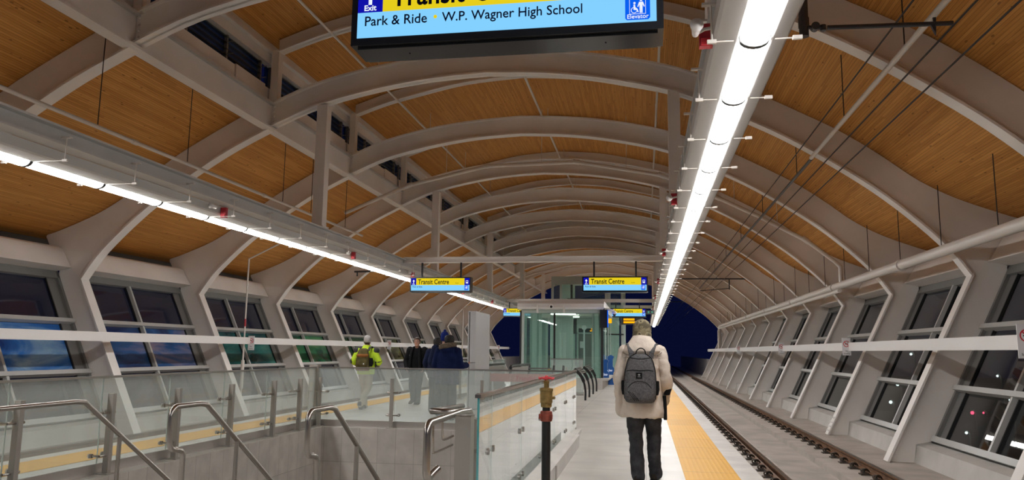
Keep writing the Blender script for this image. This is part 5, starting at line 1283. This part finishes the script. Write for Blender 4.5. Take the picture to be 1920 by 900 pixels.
# --- person with light grey beanie and bright yellow jacket
J = dict(hip=(.09, 0, .86), sh=(.19, 0, 1.35), head=(.0, .03, 1.545), el_l=(-.30, -.02, 1.09), wr_l=(-.20, .20, 1.03), el_r=(.31, -.02, 1.09), wr_r=(.20, .20, 1.03),
         kn_l=(-.07, .16, .50), an_l=(-.05, .20, .10), kn_r=(.06, .02, .47), an_r=(-.04, -.26, .16), ft_l=(-.1, 1, 0), ft_r=(-.1, .85, -.45), yaw=.15)
t, Mx = person('person in a bright yellow jacket and light grey beanie, walking away with an olive backpack', None, 0, J)
trousers(t, J, 'khaki'); shoes(t, J, 'boot', .08)
jk = jacket(t, J, 'hiviz', [(0, 0, .80, .20, .15), (0, 0, .95, .20, .15), (0, 0, 1.1, .20, .145), (0, 0, 1.25, .205, .14), (0, 0, 1.34, .175, .12), (0, .01, 1.43, .10, .10), (0, .02, 1.475, .085, .09)], armr=(.085, .078, .072, .064, .055))
for q in (-1, 1):
    m = MB(); limb(m, [(q*.175, -.01, 1.385), (q*.225, -.01, 1.345)], [.050, .085]); fleshy(m.build('shoulder_panel', 'hvgrey', jk, local=True), .009, .006, 1)
    m = MB(); limb(m, [(q*.305, -.02, 1.10), (q*.26, .09, 1.055), (q*.20, .20, 1.03)], [.079, .074, .064]); fleshy(m.build('sleeve_panel', 'hvgrey', jk, local=True), .009, .006, 1)
m = cap_mesh(Mx, -.02, .012, .035); m.build('beanie', 'greyknit', t, local=True, smooth=True)
m = cap_mesh(Mx, -.06, -.004, 0); m.build('hair', 'hairb', t, local=True, smooth=True)
place(t, (-6.47, 17.5, .004), math.radians(6))
BP = thing('backpack', 'olive and brown backpack on the back of the bright yellow jacket', 'backpack', (0, 0, 0))
b = MB(); torso(b, [(-.02, -.22, .90, .13, .07), (-.02, -.235, .94, .155, .095), (-.02, -.24, 1.1, .16, .10), (-.02, -.235, 1.25, .14, .09), (-.02, -.22, 1.36, .11, .07), (-.02, -.20, 1.40, .06, .04)], 2.8); fleshy(b.build('main_bag', 'olive', BP, local=True), .009, .012, 1)
m = MB(); torso(m, [(-.02, -.28, 1.19, .12, .05), (-.02, -.29, 1.23, .145, .06), (-.02, -.28, 1.27, .13, .05)], 2.6); fleshy(m.build('upper_flap', 'orangebr', BP, local=True), .009, .004, 1)
m = MB(); torso(m, [(-.02, -.23, .88, .14, .075), (-.02, -.24, .92, .165, .10), (-.02, -.24, .96, .16, .10)], 2.8); fleshy(m.build('bottom_panel', 'orangebr', BP, local=True), .009, .004, 1)
m = MB(); torso(m, [(-.02, -.31, .98, .10, .03), (-.02, -.33, 1.03, .12, .04), (-.02, -.32, 1.14, .11, .035)], 2.6); fleshy(m.build('front_pocket', 'olive', BP, local=True), .009, .004, 1)
m = MB(); m.box(.02, .045, -.375, -.368, 1.03, 1.06); m.build('small_tag', 'sign_white', BP, local=True)
m = MB(); torso(m, [(.16, -.20, .98, .03, .05), (.17, -.20, 1.06, .05, .07), (.16, -.20, 1.18, .04, .06)], 2.3); fleshy(m.build('side_pouch', 'bagdk', BP, local=True), .009, .004, 1)
for q in (-1, 1):
    m = MB(); P = catmull([(q*.09, -.19, 1.34), (q*.11, -.14, 1.42), (q*.13, -.02, 1.44), (q*.14, .10, 1.36), (q*.15, .14, 1.2)], 6)
    for a_, b_ in zip(P, P[1:]): m.bar(a_, b_+(b_-a_)*.05, .05, .012)
    m.build('shoulder_strap', 'hvgrey', BP, local=True)
place(BP, (-6.47, 17.5, .004), math.radians(6))

# --- man in glasses walking towards the camera
J = dict(hip=(.09, 0, .88), sh=(.20, 0, 1.38), head=(.0, .03, 1.575), el_l=(-.30, -.03, 1.10), wr_l=(-.235, .10, .92), el_r=(.30, -.03, 1.10), wr_r=(.235, .10, .92),
         kn_l=(-.09, .10, .48), an_l=(-.08, .13, .10), kn_r=(.11, .02, .46), an_r=(.15, -.22, .14), ft_l=(-.05, 1, 0), ft_r=(.25, .9, -.35), yaw=.08, hd_l=(.25, .5, -.8), hd_r=(-.25, .5, -.8))
t, Mx = person('person with short brown hair and glasses in a black jacket, walking towards the camera', None, 0, J)
trousers(t, J, 'darktr', flare=.006); shoes(t, J, 'boot', .05)
m = MB(); torso(m, [(0, .015, .86, .175, .135), (0, .02, 1.0, .175, .14), (0, .02, 1.2, .17, .13), (0, .015, 1.34, .15, .11), (0, .01, 1.42, .085, .08)]); fleshy(m.build('t_shirt', 'blackt', t, local=True), .009, .006, 1)
def openj(c): 
    for q in (-1, 1): limb(c, [(q*.085, .10, 1.42), (q*.105, .155, 1.30), (q*.125, .170, 1.10), (q*.14, .165, .88)], [.030, .034, .036, .034])
    limb(c, [(-.09, .06, 1.43), (0, -.07, 1.46), (.09, .06, 1.43)], [.032, .036, .032])
jk = jacket(t, J, 'blackc', [(0, -.02, .82, .225, .135), (0, -.02, .95, .225, .135), (0, -.02, 1.1, .215, .13), (0, -.015, 1.25, .215, .13), (0, -.01, 1.35, .185, .11), (0, -.02, 1.43, .10, .07)], armr=(.088, .080, .074, .066, .056), extra=openj)
m = MB(); m.box(.10, .145, .182, .188, 1.235, 1.245); m.build('chest_mark', 'baglt', jk, local=True)
h = MB(); R_ = [((0, -.022, -.04), (.074, 0, 0), (0, .078, 0)), ((0, -.020, .0), (.080, 0, 0), (0, .086, 0)), ((0, -.014, .045), (.083, 0, 0), (0, .096, 0)), ((0, -.006, .080), (.079, 0, 0), (0, .097, 0)), ((0, -.004, .108), (.062, 0, 0), (0, .082, 0)), ((0, -.006, .130), (.030, 0, 0), (0, .040, 0))]
h.loft(R_, 22, 2.1); lp(h, Mx); ho = h.build('hair', 'hairb', t, local=True); fleshy(ho, .006, .010, 0)
g_ = MB()
for q in (-1, 1):
    n = 16; ring = [(q*.032+.022*math.cos(2*PI*k/n), .104, .014+.016*math.sin(2*PI*k/n)) for k in range(n)]
    for k in range(n): g_.tube([ring[k], ring[(k+1) % n]], .0016, 5)
    g_.tube([(q*.054, .103, .018), (q*.078, .04, .018), (q*.078, -.01, .012)], .0016, 5)
g_.tube([(-.010, .104, .018), (.010, .104, .018)], .0016, 5); lp(g_, Mx); g_.build('glasses', 'black', t, local=True)
place(t, (-5.80, 19.4, .004), math.radians(178))

# --- group of three in navy coats
J = dict(hip=(.09, 0, .86), sh=(.195, 0, 1.36), head=(.02, .035, 1.565), el_l=(-.26, .0, 1.08), wr_l=(-.20, .18, .98), el_r=(.265, .0, 1.08), wr_r=(.33, .24, 1.08),
         kn_l=(-.09, .02, .47), an_l=(-.095, .0, .10), kn_r=(.10, .02, .47), an_r=(.11, .0, .10), yaw=-.6, hd_r=(.35, .6, .15), hn_r=(-.6, 0, .8), ht_r=(0, .2, 1))
t, Mx = person('person with black hair in a navy fur-hooded parka, back to the camera, holding a phone', None, 0, J)
trousers(t, J, 'darktr', flare=.012); shoes(t, J, 'boot', .07)
def ph(c): c.ball((0, -.09, 1.40), .15, .08, .09)
jk = jacket(t, J, 'navy', [(0, 0, .70, .235, .165), (0, 0, .85, .235, .165), (0, 0, 1.05, .230, .16), (0, 0, 1.22, .225, .155), (0, 0, 1.34, .19, .13), (0, 0, 1.43, .12, .10)], armr=(.090, .082, .076, .066, .056), disp=.026, extra=ph)
m = MB(); limb(m, [(-.15, -.02, 1.42), (-.11, -.13, 1.455), (0, -.165, 1.475), (.10, -.12, 1.49), (.14, -.02, 1.50), (.10, .08, 1.50)], [.040, .048, .052, .048, .042, .030]); fleshy(m.build('fur_trim', 'fur', jk, local=True), .007, .03, 0)
m = cap_mesh(Mx, -.03, .016, .0, puff=.004); fleshy(m.build('hair', 'hairk', t, local=True), .007, .012, 0)
place(t, (-3.94, 15.35, .004), math.radians(4))
ph_ = thing('phone', 'dark phone held up by the person in the navy parka', 'phone', (-3.52, 15.73, 1.05))
m = MB(); m.bar((-3.55, 15.71, 1.135), (-3.49, 15.79, 1.140), .075, .009); m.build('phone_body', 'black_gl', ph_)
J = dict(hip=(.09, 0, .90), sh=(.195, 0, 1.42), head=(.0, .03, 1.62), el_l=(-.28, .0, 1.13), wr_l=(-.22, .16, .98), el_r=(.28, .0, 1.13), wr_r=(.20, .18, 1.0),
         kn_l=(-.09, .02, .49), an_l=(-.095, .0, .10), kn_r=(.10, .02, .49), an_r=(.11, .0, .10), yaw=-.3)
t, Mx = person('tall person in a royal blue beanie, mostly hidden behind the navy parka', None, 0, J)
trousers(t, J, 'darktr', flare=.006); shoes(t, J, 'boot', .07)
jacket(t, J, 'navy2', [(0, 0, .76, .21, .155), (0, 0, .95, .21, .155), (0, 0, 1.2, .21, .145), (0, 0, 1.38, .185, .125), (0, 0, 1.47, .11, .10)], armr=(.088, .08, .074, .066, .056))
m = cap_mesh(Mx, -.03, .012, .035); m.build('beanie', 'bluekn', t, local=True, smooth=True)
m = MB(); m.ball((0, -.008, .175), .032); lp(m, Mx); fleshy(m.build('pompom', 'bluekn', t, local=True), .007, .012, 0)
place(t, (-4.24, 16.2, .004), math.radians(8))
J = dict(hip=(.09, 0, .87), sh=(.19, 0, 1.34), head=(.0, .03, 1.535), el_l=(-.27, .0, 1.08), wr_l=(-.22, .12, .90), el_r=(.27, .0, 1.08), wr_r=(.20, .18, .98),
         kn_l=(-.09, .02, .47), an_l=(-.095, .0, .10), kn_r=(.10, .02, .47), an_r=(.11, .0, .10), yaw=-.5)
t, Mx = person('person with black hair in a slate navy jacket, half hidden left of the navy parka', None, 0, J)
trousers(t, J, 'darktr', flare=.006); shoes(t, J, 'boot', .07)
jacket(t, J, 'navy2', [(0, 0, .76, .205, .15), (0, 0, .95, .205, .15), (0, 0, 1.15, .20, .14), (0, 0, 1.32, .175, .12), (0, 0, 1.40, .11, .10)], armr=(.085, .078, .07, .062, .054))
m = cap_mesh(Mx, -.05, .012, .0, puff=.003); fleshy(m.build('hair', 'hairk', t, local=True), .007, .010, 0)
place(t, (-4.63, 17.05, .004), math.radians(-4))
